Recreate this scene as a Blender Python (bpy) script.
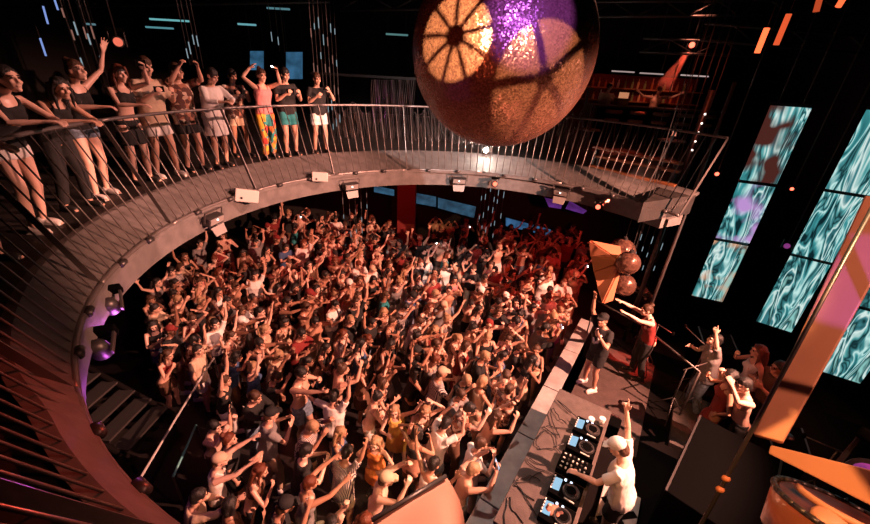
import bpy, bmesh, math, random
from mathutils import Vector, Matrix, noise
random.seed(7)
PI = math.pi
R = math.radians
for o in list(bpy.data.objects):
    bpy.data.objects.remove(o)
COL = bpy.context.scene.collection
scn = bpy.context.scene

# ------------------------------------------------------------------ camera
CAM = Vector((0, 0, 6.4))
AX = Vector((0.99835, 0.02572, 0.05124)).normalized()
AF = Vector((0, 0.89371, -0.44865)).normalized()
AU = AX.cross(AF).normalized()
AX = AF.cross(AU).normalized()
FPX = 381.0
cd = bpy.data.cameras.new('camera')
cam = bpy.data.objects.new('camera', cd)
COL.objects.link(cam)
m = Matrix((AX, AU, -AF)).transposed().to_4x4()
m.translation = CAM
cam.matrix_world = m
cd.sensor_width = 36
cd.lens = FPX / 870 * 36
cd.clip_start = 0.02
scn.camera = cam


def ray(x, y):
    return AF + AX * ((x - 435) / FPX) - AU * ((y - 262) / FPX)


def at(x, y, z):
    "world point on the horizontal plane z"
    d = ray(x, y)
    return CAM + d * ((z - CAM.z) / d.z)


def aty(x, y, Y):
    d = ray(x, y)
    return CAM + d * (Y / d.y)


def atd(x, y, D):
    return CAM + ray(x, y).normalized() * D


def px(P):
    v = Vector(P) - CAM
    d = v.dot(AF)
    if d < .05:
        return (-999, -999)
    return (435 + FPX * v.dot(AX) / d, 262 - FPX * v.dot(AU) / d)


# ------------------------------------------------------------------ world, exposure
w = bpy.data.worlds.new('world')
scn.world = w
w.use_nodes = True
w.node_tree.nodes['Background'].inputs[0].default_value = (.35, .12, .10, 1)
w.node_tree.nodes['Background'].inputs[1].default_value = .002
scn.view_settings.view_transform = 'Standard'
scn.view_settings.look = 'None'
scn.view_settings.gamma = 1
scn.view_settings.exposure = 0.0
scn.view_settings.use_curve_mapping = False


def spot(name, loc, to, color, power, angle=60, blend=.4, size=.05):
    l = bpy.data.lights.new(name, 'SPOT')
    l.color = color
    l.energy = power
    l.spot_size = R(angle)
    l.spot_blend = blend
    l.shadow_soft_size = size
    o = bpy.data.objects.new(name, l)
    COL.objects.link(o)
    o.location = loc
    o.rotation_euler = (Vector(to) - Vector(loc)).to_track_quat('-Z', 'Y').to_euler()
    return o


def point(name, loc, color, power, size=.05):
    l = bpy.data.lights.new(name, 'POINT')
    l.color = color
    l.energy = power
    l.shadow_soft_size = size
    o = bpy.data.objects.new(name, l)
    COL.objects.link(o)
    o.location = loc
    return o


PEACH = (1, .50, .36)
RED = (1, .05, .03)
# key lights of the club rig (stage truss right of the void and one over the ball side)
spot('key_spot_right', (6.8, 2.5, 6.9), (-1.3, 6.8, 1), (1, .40, .27), 12000, 66, .35, .04)
spot('key_spot_front', (3.4, -.2, 8.4), (-.9, 3.6, 1), (1, .36, .24), 700, 60, .6, .05)
spot('key_spot_left_gallery', (3.6, 6.6, 8.6), (-4.2, 6.3, 5.3), (1, .42, .32), 3000, 50, .5, .03)
spot('key_spot_far_gallery', (2.2, 3.2, 8.6), (-.3, 8.8, 4.4), (1, .80, .74), 2300, 46, .7, .03)
spot('red_spot_back_crowd', (3.6, 7.2, 4.1), (1.5, 11.5, .8), RED, 260, 110, .6, .06)
spot('red_spot_left_crowd', (-3.6, 9.0, 4.2), (-3, 9.6, .8), (1, .08, .06), 120, 140, .8, .1)
spot('red_spot_near_rail', (-.1, 2.9, 5.9), (-1.9, .9, 5.2), (1, .10, .055), 240, 60, .6, .05)
spot('stage_spot', (1.0, 6.4, 8.0), (2.1, 3.9, 1.6), (1, .74, .64), 620, 38, .6, .04)
spot('red_spot_stage', (5.2, 5.6, 5.2), at(630, 364, .9), (1, .035, .02), 2600, 15, .9, .05)
spot('red_spot_backstage', (8.8, 3.0, 6.4), (5.6, 6.0, 1.6), (1, .15, .10), 800, 46, .8, .08)
spot('warm_spot_dresses', (2.4, 1.0, 7.6), (-.45, 3.2, 1.2), (1, .52, .24), 1500, 20, .8, .04)


# ------------------------------------------------------------------ materials
def mat(name, col, rough=.6, metal=0.0, emit=None, es=0, bump=0, bscale=30, var=0, vscale=8, spec=None):
    mt = bpy.data.materials.new(name)
    mt.use_nodes = True
    nt = mt.node_tree
    b = nt.nodes['Principled BSDF']
    b.inputs['Base Color'].default_value = (*col, 1)
    b.inputs['Roughness'].default_value = rough
    b.inputs['Metallic'].default_value = metal
    if spec is not None:
        b.inputs['Specular IOR Level'].default_value = spec
    if emit:
        b.inputs['Emission Color'].default_value = (*emit, 1)
        b.inputs['Emission Strength'].default_value = es
    if bump or var:
        tc = nt.nodes.new('ShaderNodeTexCoord')
    if var:
        n = nt.nodes.new('ShaderNodeTexNoise')
        n.inputs['Scale'].default_value = vscale
        n.inputs['Detail'].default_value = 5
        nt.links.new(tc.outputs['Object'], n.inputs['Vector'])
        r = nt.nodes.new('ShaderNodeValToRGB')
        r.color_ramp.elements[0].position = .35
        r.color_ramp.elements[1].position = .65
        r.color_ramp.elements[0].color = (*[c * (1 - var) for c in col], 1)
        r.color_ramp.elements[1].color = (*[min(1, c * (1 + var)) for c in col], 1)
        nt.links.new(n.outputs['Fac'], r.inputs['Fac'])
        nt.links.new(r.outputs['Color'], b.inputs['Base Color'])
    if bump:
        n = nt.nodes.new('ShaderNodeTexNoise')
        n.inputs['Scale'].default_value = bscale
        n.inputs['Detail'].default_value = 4
        nt.links.new(tc.outputs['Object'], n.inputs['Vector'])
        bp = nt.nodes.new('ShaderNodeBump')
        bp.inputs['Strength'].default_value = bump
        bp.inputs['Distance'].default_value = .02
        nt.links.new(n.outputs['Fac'], bp.inputs['Height'])
        nt.links.new(bp.outputs['Normal'], b.inputs['Normal'])
    return mt


def pattern_mat(name, cols, scale=18, kind='voronoi', rough=.8):
    "printed fabric"
    mt = bpy.data.materials.new(name)
    mt.use_nodes = True
    nt = mt.node_tree
    b = nt.nodes['Principled BSDF']
    b.inputs['Roughness'].default_value = rough
    tc = nt.nodes.new('ShaderNodeTexCoord')
    if kind == 'voronoi':
        n = nt.nodes.new('ShaderNodeTexVoronoi')
        n.inputs['Scale'].default_value = scale
        out = n.outputs['Color']
    elif kind == 'stripe':
        n = nt.nodes.new('ShaderNodeTexWave')
        n.inputs['Scale'].default_value = scale
        n.inputs['Distortion'].default_value = .6
        out = n.outputs['Fac']
    else:
        n = nt.nodes.new('ShaderNodeTexNoise')
        n.inputs['Scale'].default_value = scale
        out = n.outputs['Fac']
    nt.links.new(tc.outputs['Object'], n.inputs['Vector'])
    r = nt.nodes.new('ShaderNodeValToRGB')
    r.color_ramp.interpolation = 'CONSTANT'
    els = r.color_ramp.elements
    while len(els) < len(cols):
        els.new(.5)
    for i, c in enumerate(cols):
        els[i].position = (i / len(cols)) if kind != 'noise' else (.0 if i == 0 else .38 + .24 * i / len(cols))
        els[i].color = (*c, 1)
    nt.links.new(out, r.inputs['Fac'])
    nt.links.new(r.outputs['Color'], b.inputs['Base Color'])
    return mt


def emis(name, col, s):
    mt = bpy.data.materials.new(name)
    mt.use_nodes = True
    nt = mt.node_tree
    nt.nodes.clear()
    e = nt.nodes.new('ShaderNodeEmission')
    e.inputs[0].default_value = (*col, 1)
    e.inputs[1].default_value = s
    o = nt.nodes.new('ShaderNodeOutputMaterial')
    nt.links.new(e.outputs[0], o.inputs[0])
    return mt


M = {}
M['black'] = mat('black_paint', (.006, .005, .005), .8, spec=.04)
M['blackwall'] = mat('black_wall_paint', (.012, .010, .010), .8, bump=.2)
M['floor'] = mat('dark_club_floor', (.02, .017, .017), .35, bump=.1, var=.4, vscale=2)
M['gallery_floor'] = mat('gallery_boards', (.014, .011, .010), .6, bump=.25, var=.4, vscale=5)
M['kerb'] = mat('grey_kerb_paint', (.125, .116, .113), .65, bump=.25, bscale=14, var=.18, vscale=6)
M['steel'] = mat('brushed_dark_steel', (.12, .105, .10), .38, .6, bump=.08)
M['rail'] = mat('grey_rail_steel', (.17, .15, .145), .38, .5)
M['gun'] = mat('gunmetal', (.07, .065, .065), .4, .6)
M['greybox'] = mat('light_grey_housing', (.50, .48, .46), .5)
M['greytop'] = mat('worn_grey_plate', (.36, .34, .33), .6, .2, bump=.2, bscale=9, var=.2, vscale=4)
M['stagefloor'] = mat('stage_felt', (.085, .068, .062), .85, bump=.3, bscale=40, var=.15)
M['rubber'] = mat('black_rubber', (.002, .002, .002), .8, spec=.02)
M['cable'] = mat('cable_black', (.012, .012, .012), .35)
M['wood'] = mat('warm_wood', (.35, .13, .05), .5, bump=.15, var=.3, vscale=4)
M['redpaint'] = mat('dark_red_paint', (.14, .01, .008), .7)
M['orangebeam'] = mat('pale_painted_steel', (.62, .33, .19), .5, .0, bump=.12, bscale=6, var=.08, vscale=3)
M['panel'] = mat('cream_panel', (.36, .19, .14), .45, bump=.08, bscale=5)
M['white'] = mat('white_plastic', (.75, .74, .72), .4)
M['lens'] = mat('lens_glass', (.02, .02, .03), .08)
M['chrome'] = mat('chrome', (.8, .78, .76), .15, 1)


# ------------------------------------------------------------------ mesh builder
class MB:
    def __init__(s):
        s.v, s.f = [], []

    def add(s, v, f):
        n = len(s.v)
        s.v += [Vector(p) for p in v]
        s.f += [[i + n for i in q] for q in f]

    def box(s, c, d, rot=None):
        c = Vector(c)
        rot = rot or Matrix.Identity(3)
        v = [c + rot @ Vector((x * d[0] / 2, y * d[1] / 2, z * d[2] / 2)) for x in (-1, 1) for y in (-1, 1) for z in (-1, 1)]
        s.add(v, [(0, 1, 3, 2), (4, 6, 7, 5), (0, 4, 5, 1), (2, 3, 7, 6), (0, 2, 6, 4), (1, 5, 7, 3)])
        return s

    def loft(s, secs, n=12):
        "secs: (centre, ax, ay, rx, ry)"
        v, f = [], []
        for c, ax, ay, rx, ry in secs:
            for k in range(n):
                a = 2 * PI * k / n
                v.append(Vector(c) + ax * (rx * math.cos(a)) + ay * (ry * math.sin(a)))
        for i in range(len(secs) - 1):
            for k in range(n):
                f.append((i * n + k, i * n + (k + 1) % n, (i + 1) * n + (k + 1) % n, (i + 1) * n + k))
        f.append(tuple(reversed(range(n))))
        f.append(tuple((len(secs) - 1) * n + k for k in range(n)))
        s.add(v, f)
        return s

    def tube(s, pts, r, n=8):
        pts = [Vector(p) for p in pts]
        rs = r if isinstance(r, (list, tuple)) else [r] * len(pts)
        secs = []
        ref = None
        for i, p in enumerate(pts):
            t = (pts[min(i + 1, len(pts) - 1)] - pts[max(i - 1, 0)])
            t = t.normalized() if t.length > 1e-9 else Vector((0, 0, 1))
            if ref is None:
                ref = t.orthogonal().normalized()
            ref = (ref - t * ref.dot(t))
            ref = ref.normalized() if ref.length > 1e-6 else t.orthogonal().normalized()
            secs.append((p, ref, t.cross(ref), rs[i], rs[i]))
        return s.loft(secs, n)

    def ell(s, c, r, rot=None, n=14, m=9):
        c = Vector(c)
        rot = rot or Matrix.Identity(3)
        if not isinstance(r, (tuple, list)):
            r = (r, r, r)
        v = [c + rot @ Vector((0, 0, -r[2]))]
        for i in range(1, m):
            t = PI * i / m - PI / 2
            for k in range(n):
                a = 2 * PI * k / n
                v.append(c + rot @ Vector((r[0] * math.cos(t) * math.cos(a), r[1] * math.cos(t) * math.sin(a), r[2] * math.sin(t))))
        v.append(c + rot @ Vector((0, 0, r[2])))
        f = [(0, 1 + (k + 1) % n, 1 + k) for k in range(n)]
        for i in range(m - 2):
            for k in range(n):
                a = 1 + i * n + k
                b = 1 + i * n + (k + 1) % n
                f.append((a, b, b + n, a + n))
        L = len(v) - 1
        f += [(L, L - n + k, L - n + (k + 1) % n) for k in range(n)]
        s.add(v, f)
        return s

    def prism(s, poly, z0, z1):
        n = len(poly)
        v = [(p[0], p[1], z0) for p in poly] + [(p[0], p[1], z1) for p in poly]
        s.add(v, [tuple(reversed(range(n))), tuple(range(n, 2 * n))] + [(i, (i + 1) % n, n + (i + 1) % n, n + i) for i in range(n)])
        return s

    def slab(s, quad, off):
        "quad of 4+ points extruded by vector off"
        quad = [Vector(q) for q in quad]
        n = len(quad)
        v = quad + [q + Vector(off) for q in quad]
        s.add(v, [tuple(reversed(range(n))), tuple(range(n, 2 * n))] + [(i, (i + 1) % n, n + (i + 1) % n, n + i) for i in range(n)])
        return s

    def arc(s, c, prof, a0, a1, n):
        "sweep a closed (r,z) profile about the vertical axis through c"
        k = len(prof(a0) if callable(prof) else prof)
        v, f = [], []
        for i in range(n + 1):
            a = a0 + (a1 - a0) * i / n
            for r, z in (prof(a) if callable(prof) else prof):
                v.append((c[0] + r * math.cos(a), c[1] + r * math.sin(a), z))
        for i in range(n):
            for j in range(k):
                f.append((i * k + j, (i + 1) * k + j, (i + 1) * k + (j + 1) % k, i * k + (j + 1) % k))
        f.append(tuple(range(k)))
        f.append(tuple(n * k + j for j in reversed(range(k))))
        s.add(v, f)
        return s

    def mesh(s, name):
        me = bpy.data.meshes.new(name)
        me.from_pydata([tuple(p) for p in s.v], [], s.f)
        bm = bmesh.new()
        bm.from_mesh(me)
        bmesh.ops.recalc_face_normals(bm, faces=bm.faces)
        bm.to_mesh(me)
        bm.free()
        return me

    def build(s, name, mt, parent=None, smooth=False, bevel=0, origin=None):
        if origin is not None:
            origin = Vector(origin)
            s.v = [p - origin for p in s.v]
        me = s.mesh(name)
        me.materials.append(mt)
        o = bpy.data.objects.new(name, me)
        COL.objects.link(o)
        if origin is not None:
            o.location = origin
        if smooth:
            for p in me.polygons:
                p.use_smooth = True
        if bevel:
            b = o.modifiers.new('bevel', 'BEVEL')
            b.width = bevel
            b.segments = 2
            b.limit_method = 'ANGLE'
        if parent:
            o.parent = parent
        return o


def tag(o, label=None, cat=None, group=None, kind=None):
    if label:
        o['label'] = label
    if cat:
        o['category'] = cat
    if group:
        o['group'] = group
    if kind:
        o['kind'] = kind
    return o


def empty(name, label, cat, loc=(0, 0, 0), rz=0, group=None):
    o = bpy.data.objects.new(name, None)
    COL.objects.link(o)
    o.location = loc
    o.rotation_euler = (0, 0, rz)
    o.empty_display_size = .1
    return tag(o, label, cat, group)


def struct(name, mb, mt, **k):
    return tag(mb.build(name, mt, **k), kind='structure')


def basis(x, y=None, z=None):
    return Matrix((x, y, z)).transposed()


def look_basis(d, up=(0, 0, 1)):
    "rotation whose +Y looks along d"
    y = Vector(d).normalized()
    x = y.cross(Vector(up)).normalized()
    return basis(x, y, x.cross(y))


# ------------------------------------------------------------------ room shell
RC = (0.449, 4.465)
RL, ZL = 3.826, 4.45          # lower ring
RT, ZT = 4.324, 5.70          # handrail
ZF = 4.68                     # gallery floor
RK = 4.62


def rkf(a):
    "outer radius of the kerb, narrower on the near side"
    d = math.degrees(a)
    return RK if d < 130 else max(3.93, RK - (d - 130) * .0062 - max(0, d - 222) * .006)



def ring_a(a0=-122, a1=24):
    return R(a0 + 360), R(a1)


# the gallery runs anticlockwise from 24 deg round to 238 deg
GA0, GA1 = R(28), R(276)


def rp(r, a, z):
    return Vector((RC[0] + r * math.cos(a), RC[1] + r * math.sin(a), z))


struct('floor', MB().box((0, 6, -.1), (26, 22, .2)), M['floor'])
struct('ceiling', MB().box((0, 6, 9.3), (26, 22, .2)), M['blackwall'])
struct('wall_back', MB().box((0, 17.1, 4.6), (26, .2, 9.4)), M['blackwall'])
struct('wall_left', MB().box((-12.1, 6, 4.6), (.2, 22, 9.4)), M['blackwall'])
struct('wall_right', MB().box((12.6, 6, 4.6), (.2, 22, 9.4)), M['blackwall'])
struct('wall_front', MB().box((0, -4.9, 4.6), (26, .2, 9.4)), M['blackwall'])
struct('wall_lower_back', MB().box((0, 14.3, 2.1), (22, .2, 4.2)), M['blackwall'])
# gallery slab with its circular hole
g = MB()
N = 110
for zt, r0, z0, z1 in ((0, RK - .02, ZF - .34, ZF),):
    v, f = [], []
    for i in range(N + 1):
        a = GA0 + (GA1 - GA0) * i / N
        ca, sa = math.cos(a), math.sin(a)
        ro = min((11.9 + RC[0]) / max(1e-6, -ca) if ca < 0 else 99, (11.9 - RC[0]) / max(1e-6, ca) if ca > 0 else 99,
                 (16.9 - RC[1]) / max(1e-6, sa) if sa > 0 else 99, (1.7 / max(1e-6, ca - .755 * sa - .0)) if ca - .755 * sa > 0 and sa > 0 else 99, (RC[1] + 4.7) / max(1e-6, -sa) if sa < 0 else 99)
        for r in (rkf(a) - .02, ro):
            for z in (z0, z1):
                v.append((RC[0] + r * ca, RC[1] + r * sa, z))
    for i in range(N):
        b, c = i * 4, i * 4 + 4
        f += [(b, b + 1, c + 1, c), (b + 1, b + 3, c + 3, c + 1), (b + 3, b + 2, c + 2, c + 3), (b + 2, b, c, c + 2)]
    f += [(0, 2, 3, 1), (N * 4, N * 4 + 1, N * 4 + 3, N * 4 + 2)]
    g.add(v, f)
tag(g.build('gallery_floor', M['gallery_floor']), kind='structure')
struct('trim_1', MB().arc(RC, lambda a: [(RL - .03, ZL - .02), (RL - .03, ZL + .02), (rkf(a) - .01, ZF + .05), (rkf(a) + .06, ZF + .05), (rkf(a) + .06, ZF + .001), (RL + .12, ZL - .02)], GA0, GA1, 110), M['kerb'])
struct('trim_2', MB().arc(RC, [(RL + .02, ZL - .30), (RL + .02, ZL - .03), (RL + .12, ZL - .03), (RL + .12, ZL - .30)], GA0, GA1, 110), M['kerb'])
struct('trim_3', MB().arc(RC, [(RL + .22, ZL - .30), (RL + .22, ZL - .16), (RL + .6, ZL - .12), (RL + .6, ZL - .30)], GA0, GA1, 110), M['kerb'])

# ------------------------------------------------------------------ railing bays
posts = [24, 35, 58, 83, 107.6, 131, 155, 180, 202.8, 225.5, 247, 269]
bay_words = ['next to the slanted pole at the right end', 'in front of the bar tables', 'right of the bright lamp under the ball',
             'behind the lower left of the mirror ball', 'left of the mirror ball', 'in front of the people by the light strands',
             'in front of the colourful trousers and white tunic', 'in front of the people filming with phones',
             'at the far left by the green skirt', 'in the bottom left corner, lit red', 'nearest one, at the very bottom left']
nb_total = 0
for i in range(len(posts) - 1):
    a0, a1 = R(posts[i]), R(posts[i + 1])
    c = rp(RL, a0, ZL)
    rt = empty('railing_bay', 'curved steel railing bay leaning outward, ' + bay_words[i], 'railing', c, 0, 'railing bays round the gallery')
    ns = 14
    L = lambda p: Vector(p) - c
    MB().tube([L(rp(RT, a0 + (a1 - a0) * k / ns, ZT)) for k in range(ns + 1)], .021).build('handrail', M['rail'], rt, True)
    MB().tube([L(rp(RL, a0 + (a1 - a0) * k / ns, ZL + .03)) for k in range(ns + 1)], .026).build('bottom_rail', M['rail'], rt, True)
    MB().box(L(rp((RL + RT) / 2, a0, (ZL + ZT) / 2)), (.012, .05, (rp(RT, a0, ZT) - rp(RL, a0, ZL)).length),
             basis(Vector((-math.sin(a0), math.cos(a0), 0)), (rp(RT, a0, ZT) - rp(RL, a0, ZL)).normalized().cross(Vector((-math.sin(a0), math.cos(a0), 0))),
                   (rp(RT, a0, ZT) - rp(RL, a0, ZL)).normalized())).build('post', M['steel'], rt)
    nb = max(3, round((posts[i + 1] - posts[i]) / 2.12))
    for k in range(1, nb):
        a = a0 + (a1 - a0) * k / nb
        MB().tube([L(rp(RL, a, ZL + .03)), L(rp(RT, a, ZT))], .0075, 6).build('baluster', M['rail'], rt, True)
        nb_total += 1
    for k in (.33, .72):
        a = a0 + (a1 - a0) * k
        MB().tube([L(rp(RL - .035, a - .012, ZL + .03)), L(rp(RL - .035, a + .012, ZL + .03))], .033, 10).build('rail_clamp', M['gun'], rt, True)


# ------------------------------------------------------------------ people
def remesh(mb, name, voxel, sm=4, wr=0, seed=0):
    me = mb.mesh(name + '_tmp')
    o = bpy.data.objects.new(name + '_tmp', me)
    COL.objects.link(o)
    r = o.modifiers.new('r', 'REMESH')
    r.mode = 'VOXEL'
    r.voxel_size = voxel
    r.use_smooth_shade = True
    s = o.modifiers.new('s', 'SMOOTH')
    s.iterations = sm
    s.factor = .5
    dg = bpy.context.evaluated_depsgraph_get()
    res = bpy.data.meshes.new_from_object(o.evaluated_get(dg))
    res.name = name
    bpy.data.objects.remove(o)
    bpy.data.meshes.remove(me)
    if wr:
        vs = res.vertices
        ns = [v.normal.copy() for v in vs]
        for v, nn in zip(vs, ns):
            p = v.co
            q = Vector((p.x * 9 + seed, p.y * 9, p.z * 5))
            v.co = p + nn * (wr * noise.noise(q) + wr * .6 * noise.noise(q * 2.7))
        res.update()
    res.polygons.foreach_set('use_smooth', [True] * len(res.polygons))
    return res


ARMS = {  # (upper direction, forearm direction, palm normal, hand) for the right side, x outward
    'up': ((.38, .22, .9), (.02, .12, 1), (0, 1, .1), 'open'),
    'up_fist': ((.45, .3, .8), (-.05, .2, 1), (0, 1, .1), 'fist'),
    'up_out': ((.75, .15, .6), (.35, .15, .95), (0, 1, 0), 'open'),
    'up_point': ((.4, .35, .85), (.1, .35, .95), (-1, 0, .1), 'point'),
    'film': ((.30, .85, .30), (-.42, .45, .85), (-1, .1, 0), 'grip'),
    'film_high': ((.25, .6, .75), (-.30, .2, .95), (-1, .1, 0), 'grip'),
    'film_low': ((.25, .35, -.85), (-.45, .75, .55), (-.8, .1, .5), 'grip'),
    'clap': ((.28, .5, -.75), (-.62, .62, .5), (-1, 0, .2), 'open'),
    'forward': ((.25, .92, .25), (-.08, .96, .4), (0, -.4, -1), 'open'),
    'point': ((.15, .95, .25), (.0, .97, .3), (-1, 0, 0), 'point'),
    'down': ((.16, -.02, -1), (.08, .22, -.97), (-1, 0, 0), 'relax'),
    'rail': ((.25, .72, -.64), (-.62, .78, .02), (0, -.1, -1), 'relax'),
    'rail_straight': ((.22, .72, -.62), (.05, 1, -.05), (0, -.1, -1), 'relax'),
    'mouth': ((.45, .45, -.6), (-.62, .45, .8), (-.5, -.8, 0), 'grip'),
    'head': ((.75, .2, .55), (-.75, -.15, .6), (-.3, 0, -1), 'open'),
    'side': ((.95, .1, .05), (.85, .3, .5), (0, 1, 0), 'open'),
    'hip': ((.55, -.15, -.85), (-.55, .35, -.7), (0, -1, 0), 'relax'),
    'deck': ((.2, .55, -.8), (-.05, .95, -.35), (0, -.3, -1), 'relax'),
}


def V(*a):
    return Vector(a)


def make_person(name, arms=('down', 'down'), top='tee', bottom='shorts', sex='m', lean=8, nod=8, turn=0, seated=False,
                stance=.10, detail=.0095, seed=0, side=0):
    """returns dict of meshes and the head matrix; the figure faces +Y, feet at z=0"""
    f = sex == 'f'
    hipw = .172 if f else .162
    wst = .118 if f else .138
    sh = .168 if f else .19
    ln = R(lean)
    pel = V(0, 0, .95)

    def T(p):
        p = Vector(p)
        t = max(0, min(1, (p.z - .93) / .42))
        t = t * t * (3 - 2 * t)
        q = Matrix.Rotation(-ln * (.35 + .65 * t) if p.z > .93 else 0, 3, 'X') @ Matrix.Rotation(R(side) * t, 3, 'Y') @ Matrix.Rotation(R(turn) * t * .5, 3, 'Z') @ (p - pel)
        return pel + q

    def sec(z, rx, ry, y=0, e=0):
        c = T((0, y, z))
        up = (T((0, y, z + .01)) - T((0, y, z - .01))).normalized()
        ax = (T((.05, y, z)) - T((-.05, y, z))).normalized()
        ay = up.cross(ax).normalized()
        return (c, ax, ay, rx + e, ry + e)
    TS = [(.84, .06, .06, 0), (.87, .11, .085, -.005), (.92, hipw, .11, -.012), (.98, hipw * .97, .112, -.012), (1.06, wst * 1.04, .092, 0), (1.12, wst, .088, .004),
          (1.20, wst * 1.08, .098, .006), (1.28, wst * 1.16 + .008, .108, .008), (1.35, sh - .028, .105, 0), (1.405, sh - .045, .082, -.01), (1.435, .10, .066, -.015), (1.46, .062, .058, -.01)]
    mb = MB()
    mb.loft([sec(z, a, b, y) for z, a, b, y in TS], 20)
    if f:
        for s in (-1, 1):
            mb.ell(T((s * .07, .085, 1.275)), (.058, .048, .055))
    else:
        for s in (-1, 1):
            mb.ell(T((s * .075, .07, 1.30)), (.08, .038, .06))
    for s in (-1, 1):
        mb.ell(T((s * .075, -.07, .925)), (.085, .065, .085))
    # neck and head
    nb, nt = T((0, -.01, 1.42)), T((0, .012, 1.54))
    mb.tube([nb, (nb + nt) / 2, nt], [.066, .054 if not f else .047, .055], 12)
    hc = T((0, .03, 1.615)) + V(0, .012 * lean / 10, 0)
    H = Matrix.Rotation(R(turn), 3, 'Z') @ Matrix.Rotation(-ln - R(nod) * 1.0, 3, 'X')
    if lean > 20:
        H = Matrix.Rotation(R(turn), 3, 'Z') @ Matrix.Rotation(-R(nod) - ln * .3, 3, 'X')
    h = lambda x, y, z: hc + H @ V(x, y, z)
    mb.ell(h(0, -.012, .022), (.076, .094, .098), H, 20, 14)
    mb.ell(h(0, .026, -.038), (.056, .062, .074), H, 16, 10)
    mb.ell(h(0, .068, -.088), (.026, .024, .022), H)
    mb.tube([h(0, .083, .022), h(0, .10, -.012), h(0, .108, -.028)], [.010, .013, .014], 8)
    for s in (-1, 1):
        mb.ell(h(s * .014, .094, -.030), (.010, .010, .008), H, 8, 6)
        mb.ell(h(s * .032, .076, .038), (.026, .012, .009), H, 10, 6)
        mb.ell(h(s * .036, .066, -.022), (.024, .022, .022), H, 10, 6)
        mb.ell(h(s * .078, -.008, -.004), (.010, .020, .032), H, 10, 8)
    mb.ell(h(0, .088, -.055), (.024, .010, .010), H, 10, 6)
    # legs
    hips, knees, ankles = [], [], []
    for s in (-1, 1):
        hp = V(s * .088, -.005, .90)
        if seated:
            kn = V(s * .13, .42, .90)
            an = V(s * .12, .44, .50)
        else:
            kn = V(s * (.09 + stance * .25), .045 + .03 * s * math.sin(seed), .49)
            an = V(s * (.08 + stance * .5), -.02 + .07 * s * math.sin(seed), .085)
        hips.append(hp), knees.append(kn), ankles.append(an)
        mid = hp.lerp(kn, .45)
        cm = kn.lerp(an, .32) + V(0, -.018, 0)
        k = 1.06 if f else 1
        mb.tube([hp, hp.lerp(kn, .2), mid, kn.lerp(hp, .12), kn, cm, kn.lerp(an, .65), an],
                [.088 * k, .088 * k, .075 * k, .056, .053, .056, .042, .034], 14)
        mb.tube([an + V(0, -.045, -.035), an + V(0, -.01, -.025), an + V(s * .012, .07, -.045), an + V(s * .02, .15, -.062), an + V(s * .02, .185, -.066)], [.028, .036, .034, .028, .014], 10)
    # arms
    armj = []
    tips = []
    for s, key in ((-1, arms[0]), (1, arms[1])):
        u, fo, pn, hand = ARMS[key]
        u = V(s * u[0], u[1], u[2]).normalized()
        fo = V(s * fo[0], fo[1], fo[2]).normalized()
        pn = V(s * pn[0], pn[1], pn[2])
        S = T((s * (sh - .012), -.01, 1.395)) + V(0, 0, .045 * max(0, u.z)) - V(s * .02 * max(0, u.z), 0, 0)
        E = S + u * .285
        Wp = E + fo * .245
        armj.append((S, E, Wp))
        inn = T((s * (sh - .085), -.01, 1.375))
        mb.tube([inn, S, S.lerp(E, .35), S.lerp(E, .75), E, E.lerp(Wp, .25), E.lerp(Wp, .7), Wp],
                [.058, .053, .046, .038, .036, .038, .029, .024] if not f else [.05, .044, .038, .033, .031, .032, .025, .021], 12)
        # hand
        n = (pn - fo * pn.dot(fo)).normalized()
        wv = fo.cross(n).normalized()
        if wv.dot(V(s, 0, 0)) * s < 0:
            pass
        th = -1 if (fo.cross(n)).dot(V(-s, 0, .3)) > 0 else 1   # thumb side
        thv = wv * (-th)
        P = lambda a, b, c: Wp + fo * a + thv * b + n * c
        mb.loft([(P(-.01, 0, 0), wv, n, .024, .018), (P(.03, 0, 0), wv, n, .036, .017), (P(.07, 0, 0), wv, n, .041, .015), (P(.09, 0, 0), wv, n, .039, .013)], 12)
        for q, (off, ln_) in enumerate(((.031, .072), (.0105, .082), (-.0105, .076), (-.030, .060))):
            if hand == 'open':
                cu, sp = .18, .32
            elif hand == 'relax':
                cu, sp = .55, .08
            elif hand == 'fist' or hand == 'grip':
                cu, sp = (1.35 if hand == 'fist' else .85), .05
            elif hand == 'point':
                cu, sp = (.05 if q == 0 else 1.35), .05
            a = off * 1.0
            pt = P(.085, a, 0)
            d = (fo + thv * (off / .03 * sp)).normalized()
            pts = [P(.06, a * .9, 0), pt]
            ang = 0
            for sg in (.42, .33, .25):
                ang += cu * .75
                pt = pt + (d * math.cos(ang) + n * math.sin(ang)) * ln_ * sg
                pts.append(pt)
            mb.tube(pts, [.0095, .0095, .009, .0085, .0075], 8)
        tc = .9 if hand in ('fist', 'grip') else .25
        t0 = P(.02, .026, .004)
        t1 = t0 + (thv * .75 + fo * .7 + n * .3).normalized() * .04
        t2 = t1 + (thv * (.45 - tc * .5) + fo * .85 + n * tc).normalized() * .032
        mb.tube([P(.01, .008, 0), t0, t1, t2], [.014, .014, .011, .0085], 8)
        tips.append(P(.10, 0, .03))
    out = {'body': remesh(mb, name + '_body', detail, 3)}
    # clothes
    e = .014
    cb = MB()
    lo, hi, slv = {'tee': (.86, 1.445, .62), 'tank': (.90, 1.375, 0), 'crop': (1.16, 1.37, 0), 'shirt': (.80, 1.45, .75), 'long': (.86, 1.45, 1.85),
                   'tunic': (.60, 1.45, 1.7), 'dress': (.55, 1.37, 0), 'bare': (0, 0, 0)}[top]
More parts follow.
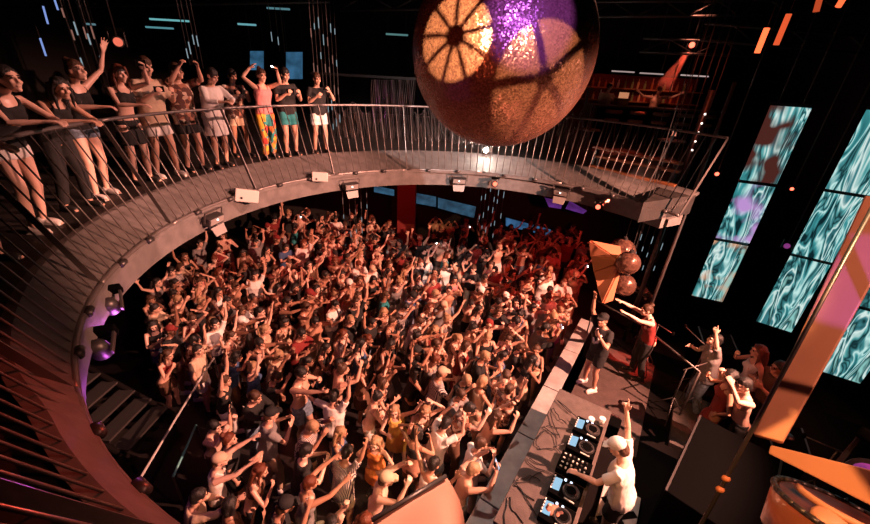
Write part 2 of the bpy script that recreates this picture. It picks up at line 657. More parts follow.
    if top != 'bare':
        loose = {'tee': .02, 'shirt': .03, 'tunic': .035, 'long': .014, 'tank': .004}.get(top, .004)
        secs = []
        if top in ('dress', 'tunic'):
            w2 = .07 if top == 'dress' else .06
            secs += [sec(lo, hipw + w2, .12 + w2, 0, 0), sec(.75, hipw + w2 * .6, .12 + w2 * .6, 0, 0)]
        for z, a, b, y in TS:
            if z >= max(lo, .86) - .001 and z <= hi:
                q = loose * (1 if z < 1.3 else .3)
                if top not in ('tank', 'crop', 'dress'):
                    a = max(a, wst * 1.12) if z < 1.3 else a
                secs.append(sec(z, a, b, y, e + q))
        if top not in ('dress', 'tunic') and lo < 1:
            secs.insert(0, sec(lo, hipw + loose, .112 + loose, -.01, e))
        if top == 'tank' or top == 'dress' or top == 'crop':
            secs.append(sec(hi, sh - .045, .09, 0, e))
        cb.loft(secs, 20)
        if f and top != 'tunic':
            for s in (-1, 1):
                cb.ell(T((s * .07, .088, 1.275)), (.064, .054, .060))
        if top in ('tank', 'crop', 'dress'):
            for s in (-1, 1):
                cb.tube([T((s * .075, .095, 1.33)), T((s * .083, .065, 1.41)), T((s * .08, -.02, 1.45)), T((s * .075, -.09, 1.36))], .013 if f else .02, 8)
        if slv:
            for S, E, Wp in armj:
                q = min(slv, 1)
                inn = T((.09 * (1 if S.x > 0 else -1), -.01, 1.37))
                pts, rs = [inn, S, S.lerp(E, q * .5), S.lerp(E, q)], [.072, .064, .062, .062]
                if slv > 1:
                    pts += [E.lerp(Wp, .3), E.lerp(Wp, slv - 1)]
                    rs = [.072, .062, .056, .052, .048, .040]
                cb.tube(pts, rs, 12)
        out['top'] = remesh(cb, name + '_top', .014, 2, .009, seed * 3.1)
    if bottom != 'none':
        bb = MB()
        e2 = .012
        base = [sec(z, a, b, y, e2) for z, a, b, y in TS if .86 <= z <= 1.0]
        if bottom == 'skirt':
            bb.loft([sec(.62, hipw + .05, .16, 0, 0)] + [sec(.80, hipw + .03, .135, 0, 0)] + base, 20)
        else:
            bb.loft(base, 20)
            q = {'shorts': .62, 'hotpants': .28, 'trousers': 1}[bottom]
            for hp, kn, an in zip(hips, knees, ankles):
                if bottom == 'trousers':
                    bb.tube([hp, hp.lerp(kn, .4), kn, kn.lerp(an, .4), an + V(0, 0, .02)], [.107, .098, .075, .068, .062], 14)
                else:
                    bb.tube([hp, hp.lerp(kn, q * .5), hp.lerp(kn, q)], [.105, .106, .102 if bottom == 'shorts' else .098], 14)
        out['bottom'] = remesh(bb, name + '_bottom', .014, 2, .006, seed)
    out['shoes'] = []
    for s, an in zip((-1, 1), ankles):
        sb = MB()
        sb.ell(an + V(s * .012, .055, -.043), (.048, .13, .040))
        sb.ell(an + V(0, -.02, -.02), (.046, .055, .055))
        sb.box(an + V(s * .012, .05, -.075), (.08, .24, .022))
        out['shoes'].append(remesh(sb, name + '_shoe', .012, 2))
    out['eyes'] = []
    for s in (-1, 1):
        eb = MB()
        eb.ell(h(s * .032, .0815, .016), (.014, .008, .0075), H, 10, 6)
        eb.ell(h(s * .032, .0885, .038), (.022, .006, .004), H, 8, 5)
        eb.ell(h(s * .032, .086, .028), (.004, .004, .008), H, 6, 4)
        me = eb.mesh(name + '_eye')
        me.polygons.foreach_set('use_smooth', [True] * len(me.polygons))
        out['eyes'].append(me)
    hm = H.to_4x4()
    hm.translation = hc
    out['head'] = hm
    out['tips'] = tips
    out['arms'] = arms
    return out


def hair_mesh(kind):
    mb = MB()
    if kind != 'cap':
        mb.ell((0, -.020, .045), (.086, .098, .092), None, 18, 12)
        mb.ell((0, -.050, .005), (.082, .070, .085), None, 16, 10)
    if kind == 'long':
        for x in (-.06, -.03, 0, .03, .06):
            mb.tube([(x, -.08, .05), (x * 1.2, -.10, -.08), (x * 1.35, -.095, -.22), (x * 1.2, -.08, -.34)], [.04, .038, .034, .014], 8)
        for s in (-1, 1):
            mb.tube([(s * .055, .02, .10), (s * .088, .0, .0), (s * .092, .01, -.12), (s * .085, .04, -.25)], [.022, .024, .022, .01], 8)
    if kind == 'bob':
        for s in (-1, 1):
            mb.tube([(s * .05, .03, .105), (s * .084, .0, .03), (s * .088, -.01, -.09)], [.022, .03, .03], 8)
        mb.ell((0, -.07, -.05), (.085, .05, .07))
    if kind == 'bun':
        mb.ell((0, -.09, .12), (.045, .045, .042))
    if kind == 'pony':
        mb.tube([(0, -.10, .08), (0, -.15, .04), (0, -.15, -.10), (0, -.12, -.22)], [.03, .032, .028, .01], 8)
    if kind == 'cap':
        mb.ell((0, -.014, .058), (.088, .104, .078), None, 18, 12)
        mb.loft([(V(0, .05, .055), V(1, 0, 0), V(0, 0, 1), .07, .008), (V(0, .11, .05), V(1, 0, 0), V(0, 0, 1), .072, .007), (V(0, .155, .04), V(1, 0, 0), V(0, 0, 1), .05, .006)], 14)
        return remesh(mb, 'cap', .007, 2)
    if kind == 'bucket':
        mb = MB()
        mb.ell((0, -.014, .065), (.090, .102, .075), None, 18, 12)
        mb.loft([(V(0, -.01, .025), V(1, 0, 0), V(0, 1, 0), .128, .14), (V(0, -.01, .045), V(1, 0, 0), V(0, 1, 0), .092, .105)], 20)
        return remesh(mb, 'bucket_hat', .009, 2)
    return remesh(mb, 'hair_' + kind, .010, 2, .012, len(kind))


HAIR = {k: hair_mesh(k) for k in ('short', 'long', 'bob', 'bun', 'pony', 'cap', 'bucket')}
HAIRNAME = {'short': 'hair', 'long': 'hair', 'bob': 'hair', 'bun': 'hair', 'pony': 'hair', 'cap': 'cap', 'bucket': 'hat'}
SKIN = [mat('skin_%s' % n, c, .36, bump=.05) for n, c in (('light', (.72, .46, .36)), ('fair', (.62, .37, .27)), ('tan', (.45, .24, .16)), ('brown', (.26, .13, .085)))]
CLR = {'white': (.75, .73, .70), 'black': (.012, .012, .013), 'grey': (.22, .21, .21), 'red': (.20, .02, .018), 'beige': (.55, .42, .30),
       'blue': (.05, .10, .22), 'teal': (.02, .22, .24), 'orange': (.60, .20, .05), 'pink': (.60, .22, .22), 'green': (.02, .22, .12), 'yellow': (.65, .42, .10), 'brown': (.12, .06, .035)}
CLOTH = {k: mat('cloth_' + k, v, .85, bump=.15, bscale=60) for k, v in CLR.items()}
CLOTH['denim'] = mat('cloth_denim', (.16, .22, .30), .85, bump=.3, bscale=80, var=.4, vscale=20)
CLOTH['patterned'] = pattern_mat('cloth_patterned', [(.55, .42, .32), (.10, .04, .03), (.35, .16, .10), (.65, .55, .45)], 16)
CLOTH['striped'] = pattern_mat('cloth_striped', [(.6, .55, .5), (.05, .03, .06)], 14, 'stripe')
CLOTH['colourful'] = pattern_mat('cloth_colourful', [(.55, .05, .04), (.75, .45, .05), (.04, .30, .30), (.6, .2, .05)], 9)
HC = {'black': (.012, .010, .009), 'brown': (.06, .028, .014), 'blond': (.36, .23, .13), 'red': (.12, .03, .012)}
HAIRM = {k: mat('hair_' + k, v, .5, bump=.5, bscale=90) for k, v in HC.items()}
EYE = mat('dark_eye', (.02, .012, .01), .2)
SHOE = [mat('shoe_white', (.7, .68, .66), .5), mat('shoe_black', (.02, .02, .02), .4)]
HEADY = {}


def add_person(pm, loc, rz, label, skin=0, topc='black', botc='black', hair='short', hairc='black', shoe=0, scale=1.0, group=None, cat='person'):
    t = empty('person', label, cat, loc, rz, group)
    t.scale = (scale,) * 3

    def part(nm, me, mt, mw=None):
        o = bpy.data.objects.new(nm, me)
        COL.objects.link(o)
        o.parent = t
        if not me.materials:
            me.materials.append(mt)
        o.material_slots[0].link = 'OBJECT'
        o.material_slots[0].material = mt
        if mw is not None:
            o.matrix_local = mw
        return o
    part('body', pm['body'], SKIN[skin])
    if 'top' in pm:
        part('shirt', pm['top'], CLOTH[topc])
    if 'bottom' in pm:
        part('trousers', pm['bottom'], CLOTH[botc])
    for q in pm['shoes']:
        part('shoe', q, SHOE[shoe])
    for q in pm['eyes']:
        part('eye', q, EYE)
    if hair != 'bald':
        part(HAIRNAME[hair], HAIR[hair], CLOTH[hairc] if hair in ('cap', 'bucket') else HAIRM[hairc], pm['head'])
        if hair == 'cap':
            part('hair', HAIR['short'], HAIRM['brown'], pm['head'] @ Matrix.Translation((0, -.012, -.028)) @ Matrix.Scale(.93, 4))
    return t


def wpt(t, p):
    return Matrix.Translation(t.location) @ Matrix.Rotation(t.rotation_euler.z, 4, 'Z') @ Matrix.Scale(t.scale[0], 4) @ Vector(p)


SCREEN = emis('phone_screen', (.75, .80, 1), 1.2)
TORCH = emis('phone_torch', (1, .93, .85), 60)


def phone(t, pm, hand, label, lit=False, group='phones held up', face=None):
    p = wpt(t, pm['tips'][hand])
    fz = t.rotation_euler.z
    d = V(-math.sin(fz), math.cos(fz), 0)
    b = look_basis(d, (0, 0, 1))
    e = empty('smartphone', label, 'phone', p, 0, group)
    MB().box((0, 0, 0), (.15, .010, .075), b).build('case', M['rubber'], e, bevel=.003)
    MB().box(b @ V(0, -.0065, 0), (.142, .002, .068), b).build('screen', SCREEN, e)
    MB().ell(b @ V(.055, .008, .02), .014 if lit else .006, None, 8, 6).build('flash', TORCH if lit else M['lens'], e, True)
    return e


#@PEOPLE
VAR = {}


def var(key, *a, **k):
    VAR[key] = make_person(key, *a, **k)
    VAR[key]['spec'] = k
    return VAR[key]


# crowd variants : (key, arms, top, bottom, sex, words)
CV = [
    ('c01', ('up', 'down'), 'tee', 'shorts', 'm', 'left arm raised'),
    ('c02', ('clap', 'clap'), 'tee', 'trousers', 'm', 'clapping'),
    ('c03', ('film', 'film'), 'tee', 'shorts', 'm', 'both hands at face height'),
    ('c04', ('up', 'up_fist'), 'tank', 'trousers', 'm', 'both arms up'),
    ('c05', ('down', 'up_point'), 'shirt', 'shorts', 'm', 'pointing up'),
    ('c06', ('clap', 'up'), 'crop', 'hotpants', 'f', 'right arm raised'),
    ('c07', ('clap', 'clap'), 'crop', 'skirt', 'f', 'clapping'),
    ('c08', ('film_high', 'film_high'), 'tank', 'hotpants', 'f', 'both hands above the head'),
    ('c09', ('up_out', 'up_out'), 'tank', 'shorts', 'f', 'arms spread high'),
    ('c10', ('mouth', 'point'), 'bare', 'shorts', 'm', 'pointing ahead'),
    ('c11', ('film', 'film'), 'bare', 'shorts', 'm', 'hands at the face'),
    ('c12', ('hip', 'mouth'), 'dress', 'none', 'f', 'hand at the mouth'),
    ('c13', ('forward', 'forward'), 'tank', 'shorts', 'm', 'arms stretched forward'),
    ('c14', ('down', 'film'), 'tee', 'trousers', 'm', 'one hand lifted'),
    ('c15', ('up_out', 'clap'), 'dress', 'none', 'f', 'left arm high'),
    ('c16', ('head', 'mouth'), 'crop', 'shorts', 'f', 'hand on the head'),
    ('c17', ('side', 'up'), 'tee', 'shorts', 'm', 'one arm out sideways'),
    ('c18', ('clap', 'forward'), 'long', 'trousers', 'm', 'right arm reaching out'),
]
TOPW = {'tee': 't-shirt', 'tank': 'tank top', 'shirt': 'loose shirt', 'crop': 'crop top', 'dress': 'dress', 'long': 'long-sleeved top', 'tunic': 'tunic', 'bare': ''}
BOTW = {'shorts': 'shorts', 'trousers': 'trousers', 'hotpants': 'short shorts', 'skirt': 'skirt', 'none': ''}
for i, (k, arms, tp, bt, sx, w_) in enumerate(CV):
    var(k, arms, tp, bt, sx, lean=4 + (i * 5) % 11, nod=-6 + (i * 7) % 16, turn=-18 + (i * 13) % 37, seed=i + 1, side=-5 + (i * 3) % 11)
CVD = {c[0]: c for c in CV}
STG = V(2.6, 4.6, 0)
placed = []
used = set()
HW = {'short': 'short', 'long': 'long', 'bob': 'bobbed', 'bun': 'tied-up', 'pony': 'ponytailed'}


def zone(P):
    x, y = px((P.x, P.y, 1.6))
    d = (V(P.x, P.y, 0) - V(.8, 3.2, 0)).dot(V(-.848, .53, 0))
    if d < .75:
        return 'at the stage barrier'
    if y > 440:
        return 'in the nearest rows' if x > 290 else 'at the near left edge'
    if y > 370:
        return 'left of the white-shirted dancer' if x < 320 else 'in the near crowd'
    if y > 300:
        return 'on the left side' if x < 230 else ('in the middle crowd' if x < 430 else 'in the right middle')
    if y > 250:
        return 'below the left gallery' if x < 260 else ('past the middle' if x < 430 else 'at the right rear')
    return 'in the back left rows' if x < 350 else ('in the back rows' if x < 480 else 'in the back right rows')


def crowd_person(P, vk=None, rz=None, label=None, **k):
    for tries in range(60):
        key = vk or random.choice(CV + [c for c in CV if c[0] in ('c02', 'c03', 'c07', 'c11', 'c12', 'c14', 'c01', 'c16')] * 2)[0]
        c = CVD[key]
        sx = c[4]
        hair = k.get('hair') or (random.choice(['short', 'short', 'short', 'cap', 'bun', 'bob'] if sx == 'm' else ['long', 'long', 'pony', 'bob', 'bun']))
        hairc = k.get('hairc') or (random.choice(['white', 'black', 'beige', 'red']) if hair == 'cap' else random.choice(['black', 'brown', 'brown', 'blond', 'black', 'black', 'black', 'red']))
        tcol = k.get('topc') or random.choice(['black', 'black', 'black', 'black', 'black', 'white', 'white', 'grey', 'grey', 'red', 'beige', 'patterned', 'blue', 'brown', 'brown', 'pink', 'striped', 'patterned'])
        bcol = k.get('botc') or random.choice(['black', 'black', 'denim', 'white', 'beige', 'brown', 'grey'])
        if label:
            lab = label
        else:
            hw = ('person in %s cap,' % hairc) if hair == 'cap' else '%s %s-haired person,' % (HW[hair], hairc)
            tw = 'shirtless' if c[2] == 'bare' else '%s %s' % (tcol, TOPW[c[2]])
            bw = (' and %s %s' % (bcol, BOTW[c[3]])) if c[3] != 'none' else ''
            lab = '%s %s%s, %s, %s' % (hw, tw, bw, c[5], zone(P))
            if len(lab.split()) > 16:
                lab = '%s %s, %s, %s' % (hw, tw, c[5], zone(P))
        if label or (lab not in used and len(lab.split()) <= 16):
            break
    used.add(lab)
    if rz is None:
        d = STG + V(random.uniform(-.8, .8), random.uniform(-1, 1.6), 0) - P
        rz = math.atan2(d.y, d.x) - PI / 2 + random.uniform(-.45, .45)
    t = add_person(VAR[key], (P.x, P.y, 0), rz, lab, k.get('skin', random.choice([0, 0, 1, 1, 2, 2, 3])), tcol, bcol, hair, hairc,
                   random.choice([0, 1]), k.get('scale', random.uniform(.90, 1.01) * (1 if sx == 'm' else .96)), 'dancing crowd on the floor')
    placed.append(V(P.x, P.y, 0))
    return t, VAR[key], lab


def at_head(x, y, z=1.62):
    p = at(x, y, z)
    p.z = 0
    return p


# distinct people of the crowd, nearest first
def ph(r, hand, words, lit=False):
    phone(r[0], r[1], hand, words, lit)


r = crowd_person(at_head(207, 460), 'c13', R(-60), 'person in beige cap and white t-shirt reaching out at the near left edge', topc='white', botc='black', hair='cap', hairc='beige', skin=0)
crowd_person(at_head(181, 494), 'c18', R(-65), 'dark-haired person with pale top reaching forward in the lower left corner', topc='beige', hair='short', hairc='black', skin=1)
crowd_person(at_head(222, 436), 'c01', R(-60), 'bald person with one arm up behind the beige cap person', topc='black', hair='bun', hairc='red', skin=1)
crowd_person(at_head(216, 374), 'c04', R(-70), 'person in black vest throwing arms up at the left edge', topc='black', hair='short', hairc='brown', skin=1)
crowd_person(at_head(262, 418), 'c02', R(-50), 'person in grey t-shirt and black cap clapping left of the white-shirted dancer', topc='grey', hair='cap', hairc='black', skin=1)
tee = crowd_person(at_head(331, 398), 'c17', R(-18), 'dancer in white t-shirt with dark back print, arms spread, near the middle', topc='white', botc='black', hair='short', hairc='black', skin=1)
crowd_person(at_head(375, 428), 'c12', R(150), 'blond dancer in orange dress facing the camera beside the nearest rows', topc='orange', hair='long', hairc='blond', skin=0)
crowd_person(at_head(398, 398), 'c15', R(175), 'blond dancer in yellow dress with raised arm behind the orange dress', topc='yellow', hair='long', hairc='blond', skin=0)
crowd_person(at_head(420, 398), 'c16', R(200), 'long-haired dancer in beige crop top with hand on head by the yellow dress', topc='beige', hair='long', hairc='blond', skin=0)
crowd_person(at_head(340, 455), 'c05', R(-30), 'person in purple and white striped shirt in the nearest rows', topc='striped', hair='short', hairc='black', skin=2)
crowd_person(at_head(297, 378), 'c10', R(-100), 'tall shirtless person pointing ahead left of the white-shirted dancer', hair='short', hairc='black', skin=1, scale=1.08)
crowd_person(at_head(427, 466), 'c09', R(-50), 'person in white vest with arms spread high behind the cream panel', topc='white', hair='short', hairc='black', skin=2)
r = crowd_person(at_head(463, 466), 'c11', R(-75), 'blond shirtless person filming at the stage barrier beside the desk', hair='short', hairc='blond', skin=1)
ph(r, 1, 'dark smartphone pointed at the disc jockey from the barrier')
crowd_person(at_head(474, 441), 'c02', R(-70), 'person in white t-shirt clapping at the barrier', topc='white', hair='short', hairc='brown', skin=1)
crowd_person(at_head(490, 408), 'c11', R(-80), 'bare-shouldered dark-haired person leaning to the stage at the barrier', hair='long', hairc='brown', skin=1)
r = crowd_person(at_head(536, 325), 'c03', R(-100), 'person in grey t-shirt with a lit phone at the barrier end', topc='grey', skin=2, hair='short', hairc='black')
ph(r, 1, 'smartphone with lit torch near the far barrier end', True)
r = crowd_person(at_head(292, 222), 'c08', R(-60), 'person in teal tank top holding a lit phone high in the back left', topc='teal', hair='long', hairc='black')
ph(r, 1, 'smartphone with lit torch held high in the back left rows', True)
r = crowd_person(at_head(462, 228), 'c08', R(-90), 'person in pink tank top holding a lit phone high before the blue screens', topc='pink', hair='bun', hairc='black')
ph(r, 1, 'smartphone with lit torch in front of the blue wall screens', True)
r = crowd_person(at_head(421, 245), 'c03', R(-90), 'person in black t-shirt with lit phone right of the red column', topc='black', hair='short', hairc='black')
ph(r, 0, 'smartphone with lit torch right of the red column', True)
r = crowd_person(at_head(570, 262), 'c03', R(-110), 'person in beige t-shirt with lit phone beside the copper fan', topc='beige', hair='short', hairc='brown')
ph(r, 1, 'smartphone with lit torch beside the copper fan', True)
crowd_person(at_head(506, 254), 'c07', R(-130), 'person in orange crop top and white skirt at the back right', topc='orange', botc='white', hair='long', hairc='brown', skin=1)
crowd_person(at_head(481, 250), 'c14', R(-120), 'tall person in black t-shirt with lifted hand beside the orange crop top', topc='black', botc='black', hair='short', hairc='black', skin=1)
crowd_person(at_head(463, 252), 'c16', R(-120), 'person in black crop top and beige shorts with hand on head', topc='black', botc='beige', hair='bob', hairc='black', skin=1)
crowd_person(at_head(444, 250), 'c15', R(-100), 'person in teal dress with left arm high in the back rows', topc='teal', hair='short' and 'bob', hairc='red', skin=1)
crowd_person(at_head(383, 292), 'c01', R(-80), 'person in teal t-shirt with left arm raised past the middle', topc='teal', hair='short', hairc='brown')

POLY = [(140, 285), (190, 243), (255, 222), (300, 206), (400, 196), (480, 200), (560, 212), (588, 236), (584, 300), (560, 335), (480, 462), (452, 524), (170, 524), (192, 480), (196, 420), (208, 362), (180, 345), (150, 350)]


def inside(x, y, poly):
    c = False
    for i in range(len(poly)):
        x1, y1 = poly[i]
        x2, y2 = poly[i - 1]
        if (y1 > y) != (y2 > y) and x < (x2 - x1) * (y - y1) / (y2 - y1) + x1:
            c = not c
    return c


cand = 0
extra = []
named = list(placed)
while len(placed) < 292 and cand < 60000:
    cand += 1
    P = V(random.uniform(-7, 6.5), random.uniform(.8, 13.3), 0)
    x, y = px((P.x, P.y, 1.62))
    if not inside(x, y, POLY):
        continue
    if (P - V(.8, 3.2, 0)).dot(V(-.848, .53, 0)) < .42 or (abs(P.x + .9) < .75 and P.y > 11.6):
        continue
    md = .405 + .012 * max(0, P.y - 6)
    if x < 300 and y < 260:
        md += .05
    if min((P - q).length for q in placed) < md or min((P - q).length for q in named) < md + .1:
        continue
    extra.append(crowd_person(P))
print('CROWD', len(placed), cand)
for q, hh, w_ in ((3, 1, 'first'),):
    pass
#@SETTING
# ------------------------------------------------------------------ people on the gallery
BV = {
 'g_rail': dict(arms=('rail', 'rail'), top='tank', bottom='hotpants', sex='f', lean=22, nod=-8, seed=2, turn=-10),
 'g_skirt': dict(arms=('rail', 'rail'), top='tank', bottom='skirt', sex='f', lean=20, nod=0, seed=6, turn=-5),
 'g_rail2': dict(arms=('rail', 'rail'), top='tank', bottom='trousers', sex='f', lean=26, nod=4, seed=4, turn=-15),
 'g_wave': dict(arms=('up_out', 'rail'), top='tank', bottom='hotpants', sex='f', lean=16, nod=-22, seed=1, turn=0),
 'g_phone_f': dict(arms=('film', 'rail'), top='crop', bottom='skirt', sex='f', lean=8, nod=0, seed=3, turn=-10),
 'g_phone_m': dict(arms=('film_low', 'film_low'), top='shirt', bottom='shorts', sex='m', lean=6, nod=10, seed=5, turn=-8),
 'g_phone_m2': dict(arms=('film', 'film'), top='shirt', bottom='shorts', sex='m', lean=2, nod=-4, seed=6, turn=6),
 'g_tunic': dict(arms=('rail', 'rail'), top='tunic', bottom='none', sex='m', lean=12, nod=18, seed=7, turn=12),
 'g_film': dict(arms=('film', 'head'), top='tank', bottom='trousers', sex='m', lean=4, nod=4, seed=8, turn=0),
 'g_low': dict(arms=('film_low', 'film_low'), top='tee', bottom='shorts', sex='m', lean=4, nod=14, seed=9, turn=-4),
 'g_mouth': dict(arms=('mouth', 'film_low'), top='tee', bottom='shorts', sex='m', lean=3, nod=8, seed=10, turn=-4),
}
for k, v in BV.items():
    VAR[k] = make_person(k, detail=.0085, **v)
HZ = ZF + .055
GP = [  # feet pixel, variant, facing, label, skin, top, bottom, hair, hair colour, shoe, scale
 ((118, 250), 'g_skirt', -62, 'person with green skirt at the far left edge, forearms on the handrail', 0, 'black', 'green', 'long', 'black', 1, .93),
 ((76, 224), 'g_rail', -52, 'leftmost dark-haired person in black tank top and pale shorts leaning on the handrail', 0, 'black', 'white', 'pony', 'black', 0, 1.02),
 ((84, 204), 'g_rail2', -48, 'person with long hair hanging forward over the handrail, all in black', 1, 'black', 'black', 'long', 'black', 1, .96),
 ((112, 193), 'g_wave', -50, 'person in denim shorts waving an open hand high over the railing', 0, 'black', 'denim', 'bun', 'brown', 0, 1.04),
 ((166, 182), 'g_phone_f', -40, 'auburn-haired person in black crop top and skirt photographing from the railing', 0, 'black', 'black', 'long', 'red', 1, 1.0),
 ((187, 176), 'g_phone_m', -38, 'person in open beige shirt and white shorts looking down at a phone', 1, 'beige', 'white', 'short', 'brown', 0, 1.06),
 ((211, 170), 'g_phone_m2', -20, 'person in patterned shirt and black shorts filming beside the white tunic', 1, 'patterned', 'black', 'short', 'brown', 1, 1.02),
 ((233, 166), 'g_tunic', -35, 'person in long white tunic resting both arms on the handrail', 1, 'white', 'white', 'short', 'black', 1, 1.0),
 ((258, 158), 'g_phone_m', -30, 'person in patterned shirt and beige shorts half behind the white tunic', 2, 'patterned', 'beige', 'short', 'black', 1, .98),
 ((279, 158), 'g_film', -22, 'person in pink tank top and colourful trousers filming with a lit phone', 1, 'pink', 'colourful', 'bun', 'brown', 1, 1.0),
 ((298, 155), 'g_low', -12, 'person in black t-shirt and teal shorts with hands at his waist', 1, 'black', 'teal', 'short', 'black', 1, 1.02),
 ((327, 153), 'g_mouth', -12, 'person in black t-shirt and white shorts nearest the hanging light strands', 1, 'black', 'white', 'short', 'brown', 1, .98),
]
for (fx, fy), vk, rz, lab, sk, tc_, bc, hr, hc_, sh_, sc in GP:
    P = at(fx, fy, HZ)
    d = Vector((P.x - RC[0], P.y - RC[1], 0))
    reach = {'g_rail': 4.70, 'g_rail2': 4.80, 'g_skirt': 4.60, 'g_wave': 4.9, 'g_tunic': 4.85}.get(vk, 4.95 if 'half behind' not in lab else 5.4)
    d = d.normalized() * max(reach, min(d.length, reach + .12))
    rz = math.degrees(math.atan2(-d.y - .6, -d.x + 1.2)) - 90
    sc *= .915
    t = add_person(VAR[vk], (RC[0] + d.x, RC[1] + d.y, ZF), R(rz), lab, sk, tc_, bc, hr, hc_, sh_, sc, 'people at the gallery railing')
    if vk in ('g_phone_m2', 'g_film', 'g_mouth', 'g_phone_f'):
        phone(t, VAR[vk], 0, 'smartphone held by the ' + lab.split(' and ')[0].split(' filming')[0].split(' nearest')[0], vk == 'g_film')
    if vk in ('g_phone_m', 'g_low'):
        phone(t, VAR[vk], 1, 'smartphone held low by the ' + lab.split(' and ')[0] + (' in pale shorts' if 'half' in lab else ''))

# ------------------------------------------------------------------ stage
SO = V(.80, 3.2, 0)
SU = V(.53, .848, 0).normalized()
SV = V(.848, -.53, 0).normalized()
SB = basis(SU, SV, SU.cross(SV))
SZ = .9


def S(u, v, z=0):
    return SO + SU * u + SV * v + V(0, 0, z)


def sbox(mb, u0, u1, v0, v1, z0, z1):
    return mb.box(S((u0 + u1) / 2, (v0 + v1) / 2, (z0 + z1) / 2), (u1 - u0, v1 - v0, z1 - z0), SB)


st = empty('stage', 'low black stage with grey felt deck behind the crowd barrier', 'stage', S(1.5, 1.5, 0))
org = S(1.5, 1.5, 0)


def sub(mb, name, mt, parent, **k):
    o = parent.location
    mb.v = [p - o for p in mb.v]
    return mb.build(name, mt, parent, **k)


sub(sbox(MB(), -2.6, 5.6, .46, 8, 0, SZ - .03), 'stage_body', M['black'], st)
sub(sbox(MB(), 2.3, 5.05, .44, 1.72, SZ - .03, SZ), 'performer_deck', mat('dark_deck_felt', (.055, .036, .032), .85, bump=.3, bscale=40, var=.15), st)
sub(sbox(MB(), -2.6, 2.25, .44, 2.6, SZ - .03, SZ - .01), 'desk_deck', M['black'], st)
sub(sbox(MB(), 2.9, 4.4, 2.15, 2.75, SZ - .03, SZ + .06), 'side_riser', M['stagefloor'], st)
cuts = [-2.5, -1.2, .1, 1.45, 2.75, 4.1, 5.55]
bw = ['nearest one at the bottom of the picture', 'before the near end of the desk', 'before the far decks of the desk', 'before the floor monitor', 'before the performer with the microphone', 'farthest one, by the copper fan']
for i in range(6):
    c = S((cuts[i] + cuts[i + 1]) / 2, .1)
    b = empty('crowd_barrier', 'grey-topped crowd barrier block, ' + bw[i], 'barrier', c, 0, 'barrier blocks along the stage')
    sub(sbox(MB(), cuts[i] + .02, cuts[i + 1] - .02, 0, .22, 0, 1.06), 'body', M['black'], b)
    sub(sbox(MB(), cuts[i] + .01, cuts[i + 1] - .01, -.04, .27, 1.06, 1.10), 'top_plate', M['greytop'], b, bevel=.008)

# desk
dk = empty('desk', 'long felt-covered desk carrying decks and loose cables', 'desk', S(.9, .8, SZ))
sub(sbox(MB(), -.45, 2.12, .34, 1.17, 1.70, 1.75), 'top', M['stagefloor'], dk, bevel=.01)
sub(sbox(MB(), -.43, 2.10, .36, .40, SZ, 1.70), 'front_panel', M['black'], dk)
for u_, v_ in ((-.38, 1.06), (2.04, 1.06), (-.38, .46), (2.04, .46)):
    sub(sbox(MB(), u_ - .03, u_ + .03, v_ - .03, v_ + .03, SZ, 1.70), 'leg', M['black'], dk)
ZD = 1.75
LED = emis('deck_display', (.45, .75, 1), .8)
PADS = emis('pad_lamp', (.7, .8, 1), 2.5)
names = ['nearest the towel', 'second from the towel', 'third from the towel', 'nearest the paper cups']


def deck(u, v, lab, z):
    e = empty('deck_player', 'black media player with round jog wheel and lit display, ' + lab, 'player', S(u, v, z), math.atan2(SU.y, SU.x) + PI, 'media players on the desk')
    MB().box((0, 0, .045), (.30, .37, .09)).build('body', M['rubber'], e, bevel=.008)
    MB().tube([(0, .06, .09), (0, .06, .115)], [.105, .10], 28).build('jog_wheel', M['gun'], e)
    MB().tube([(0, .06, .115), (0, .06, .118)], .084, 28).build('wheel_plate', M['chrome'], e)
    MB().tube([(0, .06, .118), (0, .06, .121)], .06, 24).build('wheel_centre', M['rubber'], e)
    MB().box((0, -.115, .100), (.17, .09, .012), Matrix.Rotation(R(14), 3, 'X')).build('display', LED, e)
    for q in range(2):
        MB().tube([(-.115, -.04 + q * .07, .09), (-.115, -.04 + q * .07, .104)], .015, 12).build('button', PADS, e)
    MB().box((.125, .07, .095), (.012, .12, .012)).build('pitch_slider', M['white'], e)
    for q in range(5):
        MB().box((-.10 + q * .045, -.168, .093), (.026, .014, .007)).build('pad', M['white'], e)
    return e


for (u, lab) in ((.0, names[0]), (.36, names[1]), (1.12, names[2]), (1.48, names[3])):
    deck(u, .94, lab, ZD)
mx = empty('mixer', 'black mixer with rows of knobs between the media players', 'mixer', S(.74, .94, ZD), math.atan2(SU.y, SU.x))
MB().box((0, 0, .05), (.32, .40, .10)).build('body', M['rubber'], mx, bevel=.008)
for i in range(4):
    for j in range(5):
        MB().tube([(-.11 + i * .073, -.13 + j * .055, .10), (-.11 + i * .073, -.13 + j * .055, .125)], .011, 8).build('knob', M['white'] if (i + j) % 3 else M['gun'], mx)
    MB().box((-.11 + i * .073, .15, .106), (.012, .03, .014)).build('fader', M['white'], mx)
for i, (x, y) in enumerate(((591, 421), (602, 421))):
    p = at(x, y, ZD + .06)
    c = empty('paper_cup', 'white paper cup on the desk, ' + ('left one by the floor monitor' if i == 0 else 'right one, nearer the raised hand'), 'cup', (p.x, p.y, ZD), 0, 'paper cups on the desk')
    MB().tube([(0, 0, 0), (0, 0, .11)], [.032, .043], 16).build('cup_wall', M['white'], c, True)
    MB().tube([(0, 0, .108), (0, 0, .113)], .038, 16).build('drink', M['wood'], c)
    MB().tube([(0, 0, .10), (0, 0, .116), (0, 0, .116)], [.044, .046, .046], 16).build('rim', M['white'], c)
tw = at(556, 516, ZD + .05)
mb = MB()
